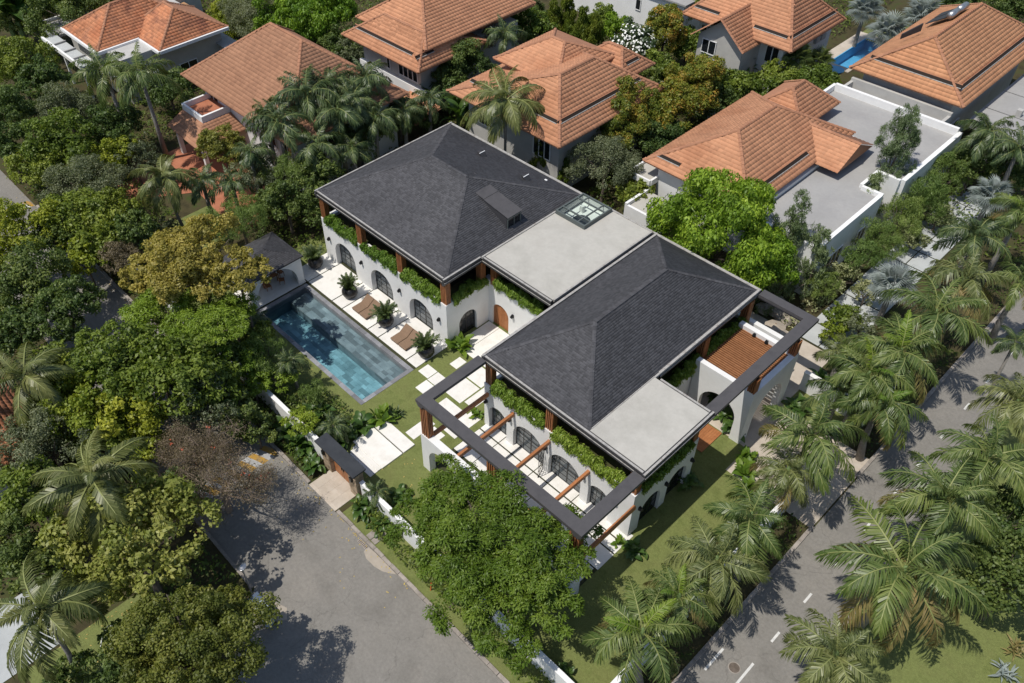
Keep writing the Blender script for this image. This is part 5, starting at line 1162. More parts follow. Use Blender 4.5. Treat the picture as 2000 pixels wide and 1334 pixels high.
b = MB(); b.add([(-13.5, 21.2, 2.3), (-8.2, 21.2, 2.3), (-8.2, 24.9, 2.9), (-13.5, 24.9, 2.9)], [(0, 1, 2, 3)]); lr = part(b, 'lower_roof', 'ridge', h); tiled(lr, tile_frames([(-13.5, 21.2, 2.3), (-8.2, 21.2, 2.3), (-8.2, 24.9, 2.9), (-13.5, 24.9, 2.9)], .4, .38), .4, .38, 'tile', 100)
# house D: double hipped roof
h = thing('house', 'two storey house with double hipped orange roof just behind the villa peak', 'house', (3, 31, 0))
part(MB().box(-4.0, 24.8, 0, 8.2, 37.4, 6.4), 'wall', 'render_grey', h)
tiled_hip(h, -5.6, 9.5, 23.3, 38.8, 6.5, 'y', 28.5, 33.3, 10.0, 'tile', 300, (0, 1, 3), mid=4.6, slots=((0, .12, .38, 1.9), (0, .62, .88, 1.9), (1, .1, .86, 1.9)))
tiled_hip(h, -4.8, 3.8, 29.0, 38.3, 8.2, 'x', -1.0, 0.6, 10.1, 'tile', 200, (0, 1, 3), nm='roof')
tiled_hip(h, -.5, 6.2, 36.0, 41.3, 7.0, 'x', 2.2, 3.9, 8.9, 'tile', 120, (0, 1), slots=((1, .35, .7, 1.2),), nm='roof')
window(h, 'y', 24.78, 5.0, 7.2, 3.4, 5.6, 3); window(h, 'y', 24.78, -2.5, -.6, 3.6, 5.4); window(h, 'x', 8.22, 33.5, 34.6, 4.2, 5.6)
# house E: right centre with flat roofs
h = thing('house', 'white house with orange hip roof set among wide grey flat roofs at right', 'house', (24, 38, 0))
part(MB().box(16.5, 29.0, 0, 26.2, 46, 5.0), 'wall', 'white', h)
XE0, XE1, YE0, YE1 = 15.2, 26.2, 28.2, 39.4
tiled_hip(h, XE0, XE1, YE0, 45.6, 5.6, 'y', 34.0, 39.9, 8.5, 'tile', 300, (0, 1, 3), slots=((1, .1, .6, .95), (0, .08, .3, .95)))
b = MB(); tri = [(24.2, 39.5, 6.15), (28.6, 39.5, 5.0), (27.6, 45.0, 5.5), (21, 45.0, 8.3), (21, 40, 8.4)]
wing = [[(24.6, 38.6, 5.5), (28.4, 38.6, 5.5), (28.4, 41.8, 7.0), (22.4, 41.8, 7.0)], [(28.4, 45.0, 5.5), (24.6, 45.0, 5.5), (22.4, 41.8, 7.0), (28.4, 41.8, 7.0)]]
for f in wing: b.quad(*f)
b.quad((28.38, 38.7, 5.45), (28.38, 44.9, 5.45), (28.38, 41.8, 6.95))
wr_ = part(b, 'wing_roof', 'ridge', h)
for f in wing: tiled(wr_, tile_frames(f, .4, .38), .4, .38, 'tile', 150)
ridges(wr_, [((22.4, 41.8, 7.0), (28.4, 41.8, 7.0))])
tiled_hip(h, 16.5, 22.5, 42.5, 49.5, 5.7, 'y', 45, 47, 7.9, 'tile', 100, (0, 1), nm='roof')
b = MB(); b.box(26.3, 28.9, 4.4, 32.2, 39.0, 4.62); b.box(26.3, 42.4, 4.4, 32.5, 53.3, 4.62); b.box(26.3, 39.0, 4.4, 30.6, 42.4, 4.62); b.box(20, 47, 4.4, 26.3, 53.3, 4.61); b.box(16.5, 45.7, 4.4, 26.3, 47, 4.605)
part(b, 'flat_roof', 'flatgrey', h)
b = MB(); b.box(26.4, 28.6, 0, 32.3, 28.9, 5.0); b.box(32.2, 28.9, 0, 32.55, 39.0, 5.0); b.box(32.5, 42.4, 0, 32.9, 53.6, 5.0); b.box(20, 53.3, 0, 32.5, 53.65, 5.35); b.box(30.6, 39.0, 0, 32.5, 39.3, 5.0); b.box(30.3, 39.3, 0, 30.6, 42.1, 5.0); b.box(30.3, 42.1, 0, 32.5, 42.4, 5.0); b.box(19.7, 47, 0, 20, 53.65, 5.2)
part(b, 'parapet', 'trim_white', h)
b = MB(); b.box(14.2, 28.0, 3.7, 16.4, 31.4, 3.9); part(b, 'entry_roof', 'flat', h); b = MB(); b.box(14.0, 27.8, 3.55, 16.5, 28.0, 4.15); b.box(16.4, 28.0, 3.55, 16.6, 31.4, 4.15); b.box(14.0, 28.0, 3.55, 14.2, 31.4, 4.15); part(b, 'entry_parapet', 'trim_white', h)
b = MB(); b.box(16.4, 24.6, 0, 16.65, 28.0, 3.4); b.box(16.65, 24.6, 0, 20.5, 24.85, 3.2); part(b, 'yard_wall', 'trim_white', h)
part(MB().box(16.66, 24.9, 2.9, 20.5, 27.9, 3.05), 'yard_roof', 'flat', h)
window(h, 'x', 32.57, 31, 33.5, 1.0, 2.8, 3); window(h, 'x', 32.57, 36, 37.5, 1.0, 2.8, 2)
# house F: gabled house at the top right
h = thing('house', 'two storey house with orange roof and front gable beside the blue pool', 'house', (7, 59, 0))
part(MB().box(1.8, 55.6, 0, 12.6, 66, 6.4), 'wall', 'white', h)
tiled_hip(h, .3, 14.2, 54.0, 65.2, 6.5, 'x', 5.0, 9.8, 11.2, 'tile', 300, (0, 1, 3), slots=((0, .07, .3, 1.2), (0, .62, .91, 1.2), (1, .08, .93, 1.2)))
gb = [[(3.7, 51.2, 6.0), (3.7, 58.0, 6.0), (7.0, 58.0, 8.7), (7.0, 51.2, 8.7)], [(10.3, 58.0, 6.0), (10.3, 51.2, 6.0), (7.0, 51.2, 8.7), (7.0, 58.0, 8.7)]]
b = MB()
for f in gb: b.quad(*f)
gr = part(b, 'gable_roof', 'ridge', h)
for f in gb: tiled(gr, tile_frames([f[0], f[1], f[2], f[3]], .4, .38), .4, .38, 'tile', 150)
ridges(gr, [((7, 51.2, 8.7), (7, 58, 8.7)), ((3.7, 51.25, 6.0), (7, 51.25, 8.7)), ((10.3, 51.25, 6.0), (7, 51.25, 8.7))])
b = MB(); b.add([(4.2, 52.0, 0), (9.8, 52.0, 0), (9.8, 52.0, 6.1), (7, 52.0, 8.4), (4.2, 52.0, 6.1)], [(0, 1, 2, 3, 4)]); b.box(9.78, 52.0, 0, 9.8, 55.6, 6.1); b.box(4.2, 52, 0, 4.22, 55.6, 6.1); part(b, 'gable_wall', 'render_grey', h)
window(h, 'y', 55.58, 2.2, 3.8, 4.0, 5.4); window(h, 'y', 55.58, 10.6, 12.2, 3.8, 5.7, 2); window(h, 'y', 51.98, 4.8, 6.6, 4.2, 5.8, 2); window(h, 'x', 12.62, 58, 58.6, 3.9, 5.4, 1); window(h, 'x', 12.62, 60, 60.8, 3.7, 5.6, 1)
for y, z in ((62.2, 4.2), (63.4, 4.2), (62.2, 2.6), (63.2, 2.4)): part(MB().box(12.6, y, z, 12.95, y + .85, z + .65), 'air_conditioner', 'render_grey', h, bevel=.03)
# house G: large bright orange roof at the right edge
h = thing('house', 'grey house with large bright orange roof and solar heater at the top right', 'house', (28, 62, 0))
part(MB().box(21.3, 56.4, 0, 30.4, 74, 6.4), 'wall', 'render_grey', h)
tiled_hip(h, 20.1, 31.7, 55.2, 75.5, 6.5, 'y', 58.5, 69.0, 10.5, 'tile_or', 300, (0, 1, 3), slots=((0, .12, .9, 1.5), (1, .06, .95, 1.5)))
part(MB().box(21.0, 53.9, 4.0, 30.6, 55.3, 4.2), 'lower_flat_roof', 'flatgrey', h); b = MB(); b.box(20.6, 55.3, 0, 30.9, 55.7, 5.5); b.box(30.6, 53.9, 0, 30.9, 55.3, 5.2); b.box(20.6, 53.9, 0, 20.9, 55.3, 5.2); part(b, 'lower_parapet', 'render_grey', h)
for i in range(4): part(MB().box(31.8, 57.2 + i * 4.6, 3.8, 37.6, 61.6 + i * 4.6, 4.05), 'terrace_roof', 'flatgrey', h)
part(MB().box(37.6, 57.0, 3.6, 37.9, 76, 4.1), 'terrace_edge', 'render_grey', h)
for y in (57.4, 61.9, 66.4): part(MB().box(34.6, y, 0, 35.1, y + .5, 4.75), 'pier', 'render_grey', h)
window(h, 'x', 30.42, 58, 60, 1, 3, 2)
t = thing('solar_heater', 'pair of grey solar water tanks with panels on the orange roof at the top right', 'solar heater', (24.4, 64.5, 9.6))
for i in range(2):
    y = 64.2 + i * 2.0; b = MB().tube([(24.8, y, 10.4), (24.8, y + 1.7, 10.4)], [.34, .34], 14); part(b, 'tank', 'steel', t, smooth=True)
    b = MB(); b.add([(22.8, y, 9.0), (24.5, y, 10.2), (24.5, y + 1.7, 10.2), (22.8, y + 1.7, 9.0), (22.8, y, 8.9), (24.5, y, 10.1), (24.5, y + 1.7, 10.1), (22.8, y + 1.7, 8.9)], [(0, 1, 2, 3), (4, 5, 1, 0), (5, 6, 2, 1), (7, 6, 5, 4), (3, 2, 6, 7)]); part(b, 'panel', 'slate', t)
part(MB().add([(22.2, 60.3, 8.5), (23.4, 61.6, 9.3), (23.4, 61.6, 10.1), (22.2, 60.3, 9.0), (22.3, 60.2, 8.5), (23.5, 61.5, 9.3), (23.5, 61.5, 10.1), (22.3, 60.2, 9.0)], [(0, 1, 2, 3), (7, 6, 5, 4), (3, 2, 6, 7), (1, 5, 6, 2), (0, 3, 7, 4)]), 'skylight_hood', 'slate', t)
# back boundary walls and a white house at the top edge
h = thing('house', 'white house wall glimpsed between trees at the very top edge', 'house', (-8, 62, 0))
part(MB().box(-20, 58, 0, -2, 70, 5.5), 'wall', 'white', h); window(h, 'y', 57.98, -9, -8.2, 3, 4.4, 1); part(MB().box(-20.4, 57.6, 5.5, -1.6, 70, 5.7), 'roof', 'flatgrey', h)
gwall('grey boundary wall behind the double hipped house', -8, 46.5, 11, 46.8, 2.2)
h = thing('house', 'corner of a dark red tiled roof at the left edge', 'house', (4, -26, 0))
tiled_hip(h, -2.5, 7.6, -33.5, -24.0, 4.4, 'x', 1.5, 3.5, 7.2, 'tile_red', 300, (0, 1, 2)); part(MB().box(-1.8, -32.8, 0, 6.9, -24.7, 4.3), 'wall', 'render_grey', h)
# ---------------------------------------------------------------- vegetation
def unit(a): return a / np.maximum(np.linalg.norm(a, axis=-1, keepdims=True), 1e-9)
def leafmesh(name, P, Nn, L_, W_, m, droop=.15, dirs=None, g=None, tone=None):
    g = g or nrng; n = len(P); L_ = (L_ * g.uniform(.5, 1.4, n))[:, None]; W_ = (W_ * g.uniform(.75, 1.2, n))[:, None]
    t_ = g.normal(size=(n, 3)) if dirs is None else dirs + g.normal(size=(n, 3)) * .25
    t_ = unit(t_ - Nn * (t_ * Nn).sum(1, keepdims=True)); b = np.cross(Nn, t_)
    V = np.stack([P - t_ * L_ * .5, P + b * W_ * .5 + Nn * W_ * .18, P + t_ * L_ * .5 - Nn * L_ * droop, P - b * W_ * .5 + Nn * W_ * .18], 1).reshape(-1, 3)
    me = nmesh(name, V, np.arange(4 * n).reshape(-1, 4), m); a = me.attributes.new('tone', 'FLOAT', 'FACE')
    a.data.foreach_set('value', np.asarray(g.random(n) if tone is None else np.clip(tone, 0, 1), dtype=np.float32)); return me
#        leaf len, width, n clumps, clump r, density, flat, normal mode
KIND = {
 'broad': (.27, .17, 46, .27, 1.5, .85), 'bright': (.34, .14, 85, .24, 2.7, .8), 'dark': (.25, .15, 42, .26, 1.4, .85), 'grey': (.17, .09, 40, .26, .75, .9),
 'lime': (.25, .16, 40, .27, 1.4, .85), 'russet': (.18, .09, 36, .26, .7, .9), 'orange': (.25, .14, 48, .25, 1.8, .9), 'white': (.25, .13, 44, .25, 1.2, .9),
 'yellow': (.24, .13, 52, .22, 1.7, .7), 'goldleaf': (.29, .2, 75, .2, 1.6, .8), 'olive': (.17, .1, 80, .2, 1.6, .8), 'feather': (.24, .085, 40, .28, 1.1, .35),
 'flame': (.21, .08, 150, .19, 3.2, .6), 'thread': (.22, .045, 40, .28, .65, 1.0), 'wispy': (.3, .05, 60, .28, .62, 1.5), 'variegated': (.24, .12, 22, .34, 1.2, .9), 'column': (.32, .085, 30, .3, 1.6, 1.2)}
CACHE = {}
def crown(kind, R, vr, var, lobes=None):
    L_, W_, nc, cr, dens, flat = KIND[kind]; g = np.random.default_rng(len(kind) * 7919 + ord(kind[0]) * 131 + ord(kind[-1]) * 17 + int(R * 10) * 3 + var)
    if R < 1.3: nc = int(nc * .6)
    n = int(min(85000 if lobes else 30000, dens * 4.4 * 2 * math.pi * R * R * max(vr, .7) / (L_ * W_ * .5) * .55))
    u = unit(g.normal(size=(nc * 4, 3))); u = u[u[:, 2] > (-.5 if vr > 1 else -.3)][:nc]; nc = len(u)
    rad = np.where(g.random(nc) < .2, g.uniform(.1, .5, nc), g.uniform(.55, .9, nc))[:, None]; C_ = u * rad * R * np.array([1, 1, vr])
    # lopsided outline: a few bearings bulge, others fall back
    az = np.arctan2(u[:, 1], u[:, 0]); ph = g.uniform(0, 6.28, 3); C_[:, :2] *= (1 + .13 * np.sin(2 * az + ph[0]) + .10 * np.sin(3 * az + ph[1]) + .06 * np.sin(5 * az + ph[2]))[:, None]
    rc = R * cr * g.uniform(.6, 1.35, nc)
    if kind == 'wispy':
        h = g.uniform(-.9, 1.0, nc); C_ = np.stack([g.normal(size=nc) * R * .44 * (1.05 - .75 * (h + .9) / 1.9), g.normal(size=nc) * R * .44 * (1.05 - .75 * (h + .9) / 1.9), h * R * vr], 1); rc = R * .2 * g.uniform(.6, 1.3, nc); u = unit(C_ + np.array([0, 0, .4]))
    elif vr > 1.2: C_[:, :2] *= np.clip(1.1 - .45 * (C_[:, 2:] / (R * vr) + 1) / 1.4, .35, 1)
    if lobes is not None:
        li = g.integers(0, len(lobes), nc); lb = np.array(lobes)[li]; C_ = lb[:, :3] + u * lb[:, 3:] * g.uniform(.35, 1.0, (nc, 1)) * np.array([1, 1, .75]); rc = lb[:, 3] * g.uniform(.28, .52, nc)
    ns = 7; sub = unit(g.normal(size=(nc, ns, 3)) + .8 * u[:, None, :]) * (rc[:, None, None] * .75) * np.array([1, 1, flat]) + C_[:, None, :]
    wt = np.maximum(rc, .05) ** 2; idx = g.choice(nc, n, p=wt / wt.sum()); si = g.integers(0, ns, n)
    d = unit(g.normal(size=(n, 3)) + .45 * u[idx] + np.array([0, 0, .35]))
    P = sub[idx, si] + d * rc[idx][:, None] * .55 * (.35 + .7 * g.random((n, 1)) ** .6) * np.array([1, 1, flat])
    st = g.normal(size=(nc, ns)) * .2 + .5; ct = g.normal(size=nc) * .22; tone = st[idx, si] + ct[idx] + g.normal(size=n) * .08
    if kind in ('feather', 'flame'): Nn = unit(np.array([0, 0, .75]) + d * .45 + g.normal(size=(n, 3)) * .45); dirs = d * np.array([1, 1, .1])
    elif kind == 'column': Nn = unit(d * np.array([1, 1, .2]) + g.normal(size=(n, 3)) * .3); dirs = np.tile([0, 0, -1.0], (n, 1))
    elif kind in ('thread', 'wispy'): Nn = unit(d * np.array([1, 1, .4]) + g.normal(size=(n, 3)) * .6); dirs = d * .6 + np.array([0, 0, .8])
    elif kind == 'bright': Nn = unit(d + g.normal(size=(n, 3)) * .5); dirs = d * np.array([1, 1, .3]) + np.array([0, 0, -.8])
    else: Nn = unit(d + g.normal(size=(n, 3)) * .55 + np.array([0, 0, .25])); dirs = None
    return leafmesh('crown', P, Nn, L_, W_, 'leaf_' + kind, .15, dirs, g, tone), C_
def trunkmesh(zc, R, C_, vr, m='bark'):
    b = MB(); r = max(.06, R * .05)
    fork = -min(zc * .45, R * vr * .5)
    b.tube([(0, 0, -zc), (R * .02, R * .01, (-zc + fork) / 2), (0, 0, fork)], [r * 1.35, r * 1.05, r * .9], 8)
    for c in C_[::max(1, len(C_) // 9)][:9]:
        mid = (c[0] * .45, c[1] * .45, fork + (c[2] - fork) * .55); b.tube([(0, 0, fork - .05), mid, tuple(c * .92)], [r * .6, r * .38, r * .12], 5)
    return b.mesh('trunk', m)
GROUPT = {'broad': 'broadleaf garden trees', 'dark': 'dark garden trees', 'column': 'column trees', 'orange': 'rounded trees with rusty new leaves', 'yellow': 'yellow leaved trees by the pavilion', 'grey': 'grey green trees', 'lime': 'yellow green trees', 'feather': 'feathery trees by the pool', 'thread': 'feathery shrubs', 'wispy': 'wispy trees by the flat roof', 'variegated': 'variegated bushes', 'bright': 'bright green trees'}
def plant_tree(kind, x, y, zc, R, vr, label, i):
    Rb = max(.5, round(R * 1.4) / 1.4); var = i % 2 if Rb < 3 else 0
    key = (kind, Rb, vr, var)
    if key not in CACHE: CACHE[key] = crown(kind, Rb, vr, var, FLAME_LOBES if kind == 'flame' else None)
    me, C_ = CACHE[key]; s = R / Rb if kind != 'flame' else 1
    small = R < 1.35
    t = thing('bush' if small else kind_name.get(kind, 'tree'), label, 'shrub' if small else 'tree', (x, y, 0), GROUPT.get(kind))
    tm = trunkmesh(zc, R, C_ * s, vr); o = link('trunk', tm, t); o.location.z = zc
    o = link('crown', me, t); o.location.z = zc; o.scale = (s, s, s); a = rng.uniform(0, 6.28) if kind != 'flame' else 0; o.rotation_euler.z = a; t.children[0].rotation_euler.z = a
    if kind == 'white':
        g = nrng; n = 260; d = unit(g.normal(size=(n, 3)) + np.array([.2, -.3, .6])); P = d * R * g.uniform(.82, 1.02, (n, 1)) * np.array([1, 1, vr]); o = link('blossom', leafmesh('blossom', P, unit(d + g.normal(size=(n, 3)) * .3), .3, .26, 'flower_white', 0), t); o.location.z = zc
    return t
kind_name = {'column': 'column_tree', 'wispy': 'wispy_tree', 'flame': 'flame_tree', 'feather': 'feathery_tree', 'yellow': 'yellow_tree', 'goldleaf': 'tree', 'thread': 'feathery_shrub', 'variegated': 'bush'}
def bare_tree(x, y, zc, R, label):
    t = thing('bare_tree', label, 'tree', (x, y, 0)); b = MB(); g = random.Random(5); tips = []
    def grow(p_, d, L_, r, lev):
        q = p_; pts = [p_]; rr = [r]
        for k in range(3):
            d = (d + Vector((g.gauss(0, .22), g.gauss(0, .22), g.gauss(0, .12)))).normalized(); q = q + d * L_ / 3; pts.append(q); rr.append(r * (1 - .16 * (k + 1)))
        b.tube(pts, [max(.011, q_) for q_ in rr], 5 if lev < 2 else 3)
        if lev >= 5:
            tips.append(q)
            for z_ in range(4):
                e_ = q + Vector((g.gauss(0, .3), g.gauss(0, .3), g.uniform(-.1, .4))); b.tube([pts[-2].lerp(q, g.random()), e_], [.011, .007], 3); tips.append(e_)
            return
        for k in range(3):
            a = g.uniform(0, 6.28); nd = (d + Vector((math.cos(a), math.sin(a), g.uniform(-.15, .5))) * (.75 if lev else .9)).normalized()
            grow(pts[-1 if k < 2 else -2], nd, L_ * g.uniform(.62, .82), rr[-1] * .72, lev + 1)
    b.tube([(0, 0, 0), (.1, 0, 1.2), (0, .1, 2.1)], [.24, .2, .18], 8)
    for k in range(5):
        a = k * 1.2567 + .3; grow(Vector((0, .1, 2.1)), Vector((math.cos(a), math.sin(a), .75)).normalized(), R * .46, .11, 1)
    link('trunk', b.mesh('trunk', 'twig'), t)
    T_ = np.array([tuple(q) for q in tips]); n = 22000; idx = nrng.integers(0, len(T_), n); P = T_[idx] + nrng.normal(size=(n, 3)) * .22
    link('dry_leaves', leafmesh('dry_leaves', P, unit(nrng.normal(size=(n, 3)) + [0, 0, .6]), .11, .05, 'leaf_russet'), t)
    P = np.repeat(T_[nrng.integers(0, len(T_), 18)], 6, 0); P = P + nrng.normal(size=P.shape) * .1
    link('blossom', leafmesh('blossom', P, unit(nrng.normal(size=P.shape) + [0, 0, 1.]), .16, .12, 'flower_red'), t)
# ---- palms
def frond_mesh(name, a0, a1, nl, ll, lw, droop, m, seed, plum=.3, cup=.0, p_=1.2, rw=.012):
    """unit length frond along +x; a0/a1 start/end elevation"""
    g = random.Random(seed); V = []; F = []; mi = []; K = 14; pts = [Vector((0, 0, 0))]; tg = []
    for k in range(K):
        a = a0 + (a1 - a0) * ((k + .5) / K) ** p_; d = Vector((math.cos(a), 0, math.sin(a))); tg.append(d); pts.append(pts[-1] + d / K)
    tg.append(tg[-1]); side = Vector((0, 1, 0))
    def at(u): k = min(int(u * K), K - 1); f = u * K - k; return pts[k].lerp(pts[k + 1], f), tg[k].lerp(tg[k + 1], f).normalized()
    for i in range(nl):
        u = .13 + .87 * (i + .5) / nl
        for sg in (-1, 1):
            if g.random() < .04: continue
            c, d = at(min(.995, u + g.uniform(-.006, .006))); up_ = d.cross(side) * -1; up_ = up_ if up_.z > 0 else -up_
            th = R_(72 - 48 * u + g.uniform(-8, 8)); L_ = ll * (math.sin(math.pi * min(1, .18 + .8 * u) ** .9) * .75 + .3) * g.uniform(.88, 1.1)
            dr = d * math.cos(th) + side * sg * math.sin(th) + up_ * (cup + g.gauss(0, plum)); dr.normalize()
            w_ = lw * g.uniform(.85, 1.15); wd = d.cross(dr).cross(dr).normalized() if False else (d - dr * d.dot(dr)).normalized()
            p1 = c + dr * L_ * .55 + Vector((0, 0, -droop * L_ * .25)); p2 = c + dr * L_ * .92 + Vector((0, 0, -droop * L_ * .95))
            n = len(V); V += [c - wd * w_ * .3, c + wd * w_ * .3, p1 + wd * w_ * .5, p1 - wd * w_ * .5, p2]; F += [(n, n + 1, n + 2, n + 3), (n + 3, n + 2, n + 4)]; mi += [0, 0]
    b = MB(); b.tube(pts[::2], [rw * (1 - .85 * k / (len(pts[::2]) - 1)) + .002 for k in range(len(pts[::2]))], 4)
    n = len(V); V += b.v; F += [tuple(i + n for i in f) for f in b.f]; mi += [1] * len(b.f)
    me = bpy.data.meshes.new(name); me.from_pydata([tuple(v) for v in V], [], F); me.materials.append(M[m]); me.materials.append(M['rachis']); me.polygons.foreach_set('material_index', mi)
    return me
FR = {}
def fr_set(kind):
    if kind in FR: return FR[kind]
    if kind == 'royal':
        o = dict(up=[frond_mesh('frond', R_(78), R_(15), 58, .25, .02, .4, mm, s) for s, mm in ((1, 'frond'), (2, 'frond_bright'))],
                 mid=[frond_mesh('frond', R_(48), R_(-50), 60, .26, .02, .75, 'frond', s) for s in (3, 4, 5)],
                 low=[frond_mesh('frond', R_(14), R_(-75), 60, .25, .02, .85, 'frond', s) for s in (6, 7)], old=[frond_mesh('frond', R_(4), R_(-80), 56, .24, .02, .85, 'frond_old', s) for s in (8, 9)])
    elif kind == 'royalpale':
        o = {k: [frond_mesh('frond', R_(a), R_(c), 54, .27, .02, dd, mm, s) for s in ss] for k, a, c, dd, mm, ss in (('up', 80, 25, .5, 'frond_pale', (51, 52)), ('mid', 52, -58, .9, 'frond_pale', (53, 54)), ('low', 8, -82, 1.0, 'frond_pale', (55, 56)), ('old', -6, -84, 1.0, 'frond_old', (57,)))}
    elif kind == 'royaldark':
        o = {k: [frond_mesh('frond', R_(a), R_(c), 54, .25, .022, .65, 'frond_dark', s) for s in ss] for k, a, c, ss in (('up', 75, 10, (21, 22)), ('mid', 45, -50, (23, 24)), ('low', 10, -72, (25, 26)), ('old', 0, -75, (27,)))}
    elif kind == 'pot':
        o = {k: [frond_mesh('frond', R_(a), R_(c), 34, .27, .03, .3, 'frond_dark', s) for s in ss] for k, a, c, ss in (('up', 89, 66, (41, 42)), ('mid', 80, 38, (43, 44)), ('low', 66, 8, (45,)), ('old', 66, 10, (46,)))}
    elif kind == 'coconut':
        o = {k: [frond_mesh('frond', R_(a), R_(c), 60, .24, .02, dd, mm, s, .06, .1, 1.3, .016) for s in ss] for k, a, c, dd, mm, ss in (('up', 76, 5, .6, 'frond_coco', (31, 32)), ('mid', 42, -55, .9, 'frond_coco', (33, 34)), ('low', 5, -80, .9, 'frond_coco', (35, 36)), ('old', -15, -85, .9, 'frond_old', (37,)))}
    FR[kind] = o; return o
def palm(kind, x, y, zc, R, label, n=None, i=0, base=0, fs=1.0, nm='palm_tree', cat='palm tree', group='palms', elev=None):
    fk = kind; t = thing(nm, label, cat, (x, y, base), group); F_ = fr_set(fk); n = n or (17 if fk != 'coconut' else 19); L_ = R * 1.12 * fs
    g = random.Random(int(x * 100 + y * 37)); lean = (g.uniform(-.25, .25), g.uniform(-.25, .25)) if fk == 'coconut' else (g.uniform(-.22, .22), g.uniform(-.22, .22))
    if zc > .3:
        b = MB(); r = .13 if fk == 'coconut' else .2
        if R < 1.8: r *= .55
        b.tube([(lean[0] * 3, lean[1] * 3, 0), (lean[0], lean[1], zc * .4), (0, 0, zc)], [r * 1.5, r * 1.05, r * .8], 9); link('trunk', b.mesh('trunk', 'palmbark', smooth=True), t)
        if fk != 'coconut' and R > 1.8:
            b = MB().tube([(0, 0, zc - .05), (0, 0, zc + .5), (0, 0, zc + 1.0)], [r * .85, r * .95, r * .4], 9); link('crownshaft', b.mesh('crownshaft', 'crownshaft', smooth=True), t)
        if fk == 'coconut':
            for k in range(5):
                a = k * 1.3; nb_ = MB().lathe([(.02, -.14), (.12, -.05), (.13, .04), (.03, .15)], .22 * math.cos(a), .22 * math.sin(a), 7); o = link('coconut', nb_.mesh('coconut', 'crownshaft', smooth=True), t); o.location.z = zc - .1
    n += g.choice((-4, -2, 0, 2)) if not elev else 0; tilt = g.uniform(-.2, .28)
    ph = g.uniform(0, 6.28); old = {'biggest': 7}.get(label.split()[0], g.choice((0, 1, 2, 4)))
    for k in range(n):
        u = (k + .5) / n
        cls = 'up' if u < .2 else 'mid' if u < .62 else 'low'
        if k >= n - old: cls = 'old'
        if elev: cls = elev[k % len(elev)]
        v = F_[cls]; me = v[g.randrange(len(v))]
        if fk == 'royal' and cls == 'up': me = v[1 if k < 2 and ('yellow heart' in label or 'bright yellow' in label or 'yellow hearted' in label) else 0]
        o = link('frond', me, t); o.location = (0, 0, zc + (.75 if fk != 'coconut' and R > 1.8 else .05) - .3 * u)
        s = L_ * (.75 if cls == 'up' else 1) * g.uniform(.9, 1.06); o.scale = (s, s * g.choice((-1, 1)), s)
        o.rotation_euler = (g.uniform(-.5, .5), g.uniform(-.2, .2) + tilt * u, ph + k * 2.39996 + g.uniform(-.25, .25))
    return t
def fan_leaf(m, seed):
    g = random.Random(seed); b = MB(); n = 26; V = []; 
    for k in range(n):
        a = R_(-150 + 300 * k / (n - 1)); a2 = a + R_(5.9); L_ = (1 - .25 * abs(a) / R_(150)) * g.uniform(.92, 1.04); a1 = (a + a2) / 2
        def q(r, aa, z): return (.75 + r * math.cos(aa) * .8, r * math.sin(aa) * .8, z)
        b.add([q(.05, a, 0), q(.6 * L_, a - .01, .05), q(.62 * L_, a1 + .04, -.02), q(L_, a1, -.16 - .1 * g.random()), q(.6 * L_, a2 + .02, .05)], [(0, 1, 2), (0, 2, 4), (1, 3, 2), (2, 3, 4)])
    b.tube([(0, 0, 0), (.4, 0, .02), (.8, 0, 0)], [.025, .02, .015], 4)
    return b.mesh('fan_leaf', m)
FAN = {}
def fan_palm(x, y, zc, R, label, m):
    if m not in FAN: FAN[m] = [fan_leaf(m, s) for s in (1, 2, 3)]
    t = thing('fan_palm', label, 'palm tree', (x, y, 0), 'fan palms'); g = random.Random(int(x * 10 + y)); link('trunk', MB().tube([(0, 0, 0), (0, 0, zc)], [.24, .2], 9).mesh('trunk', 'palmbark'), t)
    for k in range(24):
        o = link('fan_leaf', g.choice(FAN[m]), t); o.location.z = zc; s = R * .62 * g.uniform(.9, 1.1); o.scale = (s, s, s)
        o.rotation_euler = (g.uniform(-.3, .3), -R_(75 - 95 * (k + .5) / 24), k * 2.39996)
def blade(name, m, seed, wid=.17, tear=0, a0=70, a1=-30, petiole=.25):
    g = random.Random(seed); b = MB(); K = 9; p_ = Vector((0, 0, 0)); c = []; 
    for k in range(K + 1):
        a = R_(a0 + (a1 - a0) * (k / K) ** 1.3); c.append((p_.copy(), Vector((math.cos(a), 0, math.sin(a))))); p_ = p_ + c[-1][1] / K
    L_ = []; Rr = []; Cc = []
    for k, (q, d) in enumerate(c):
        u = k / K; w_ = 0.012 if u < petiole else wid * math.sin(math.pi * ((u - petiole) / (1 - petiole)) ** .75 * .97 + .03) + .006; up_ = Vector((-d.z, 0, d.x))
        L_.append(q + Vector((0, w_, 0)) + up_ * w_ * .35); Rr.append(q - Vector((0, w_, 0)) + up_ * w_ * .35); Cc.append(q)
    V = L_ + Cc + Rr; n = K + 1; F = []
    for k in range(K): F += [(k, k + 1, n + k + 1, n + k), (n + k, n + k + 1, 2 * n + k + 1, 2 * n + k)]
    b.add(V, F); return b.mesh(name, m, smooth=True)
BL = {}
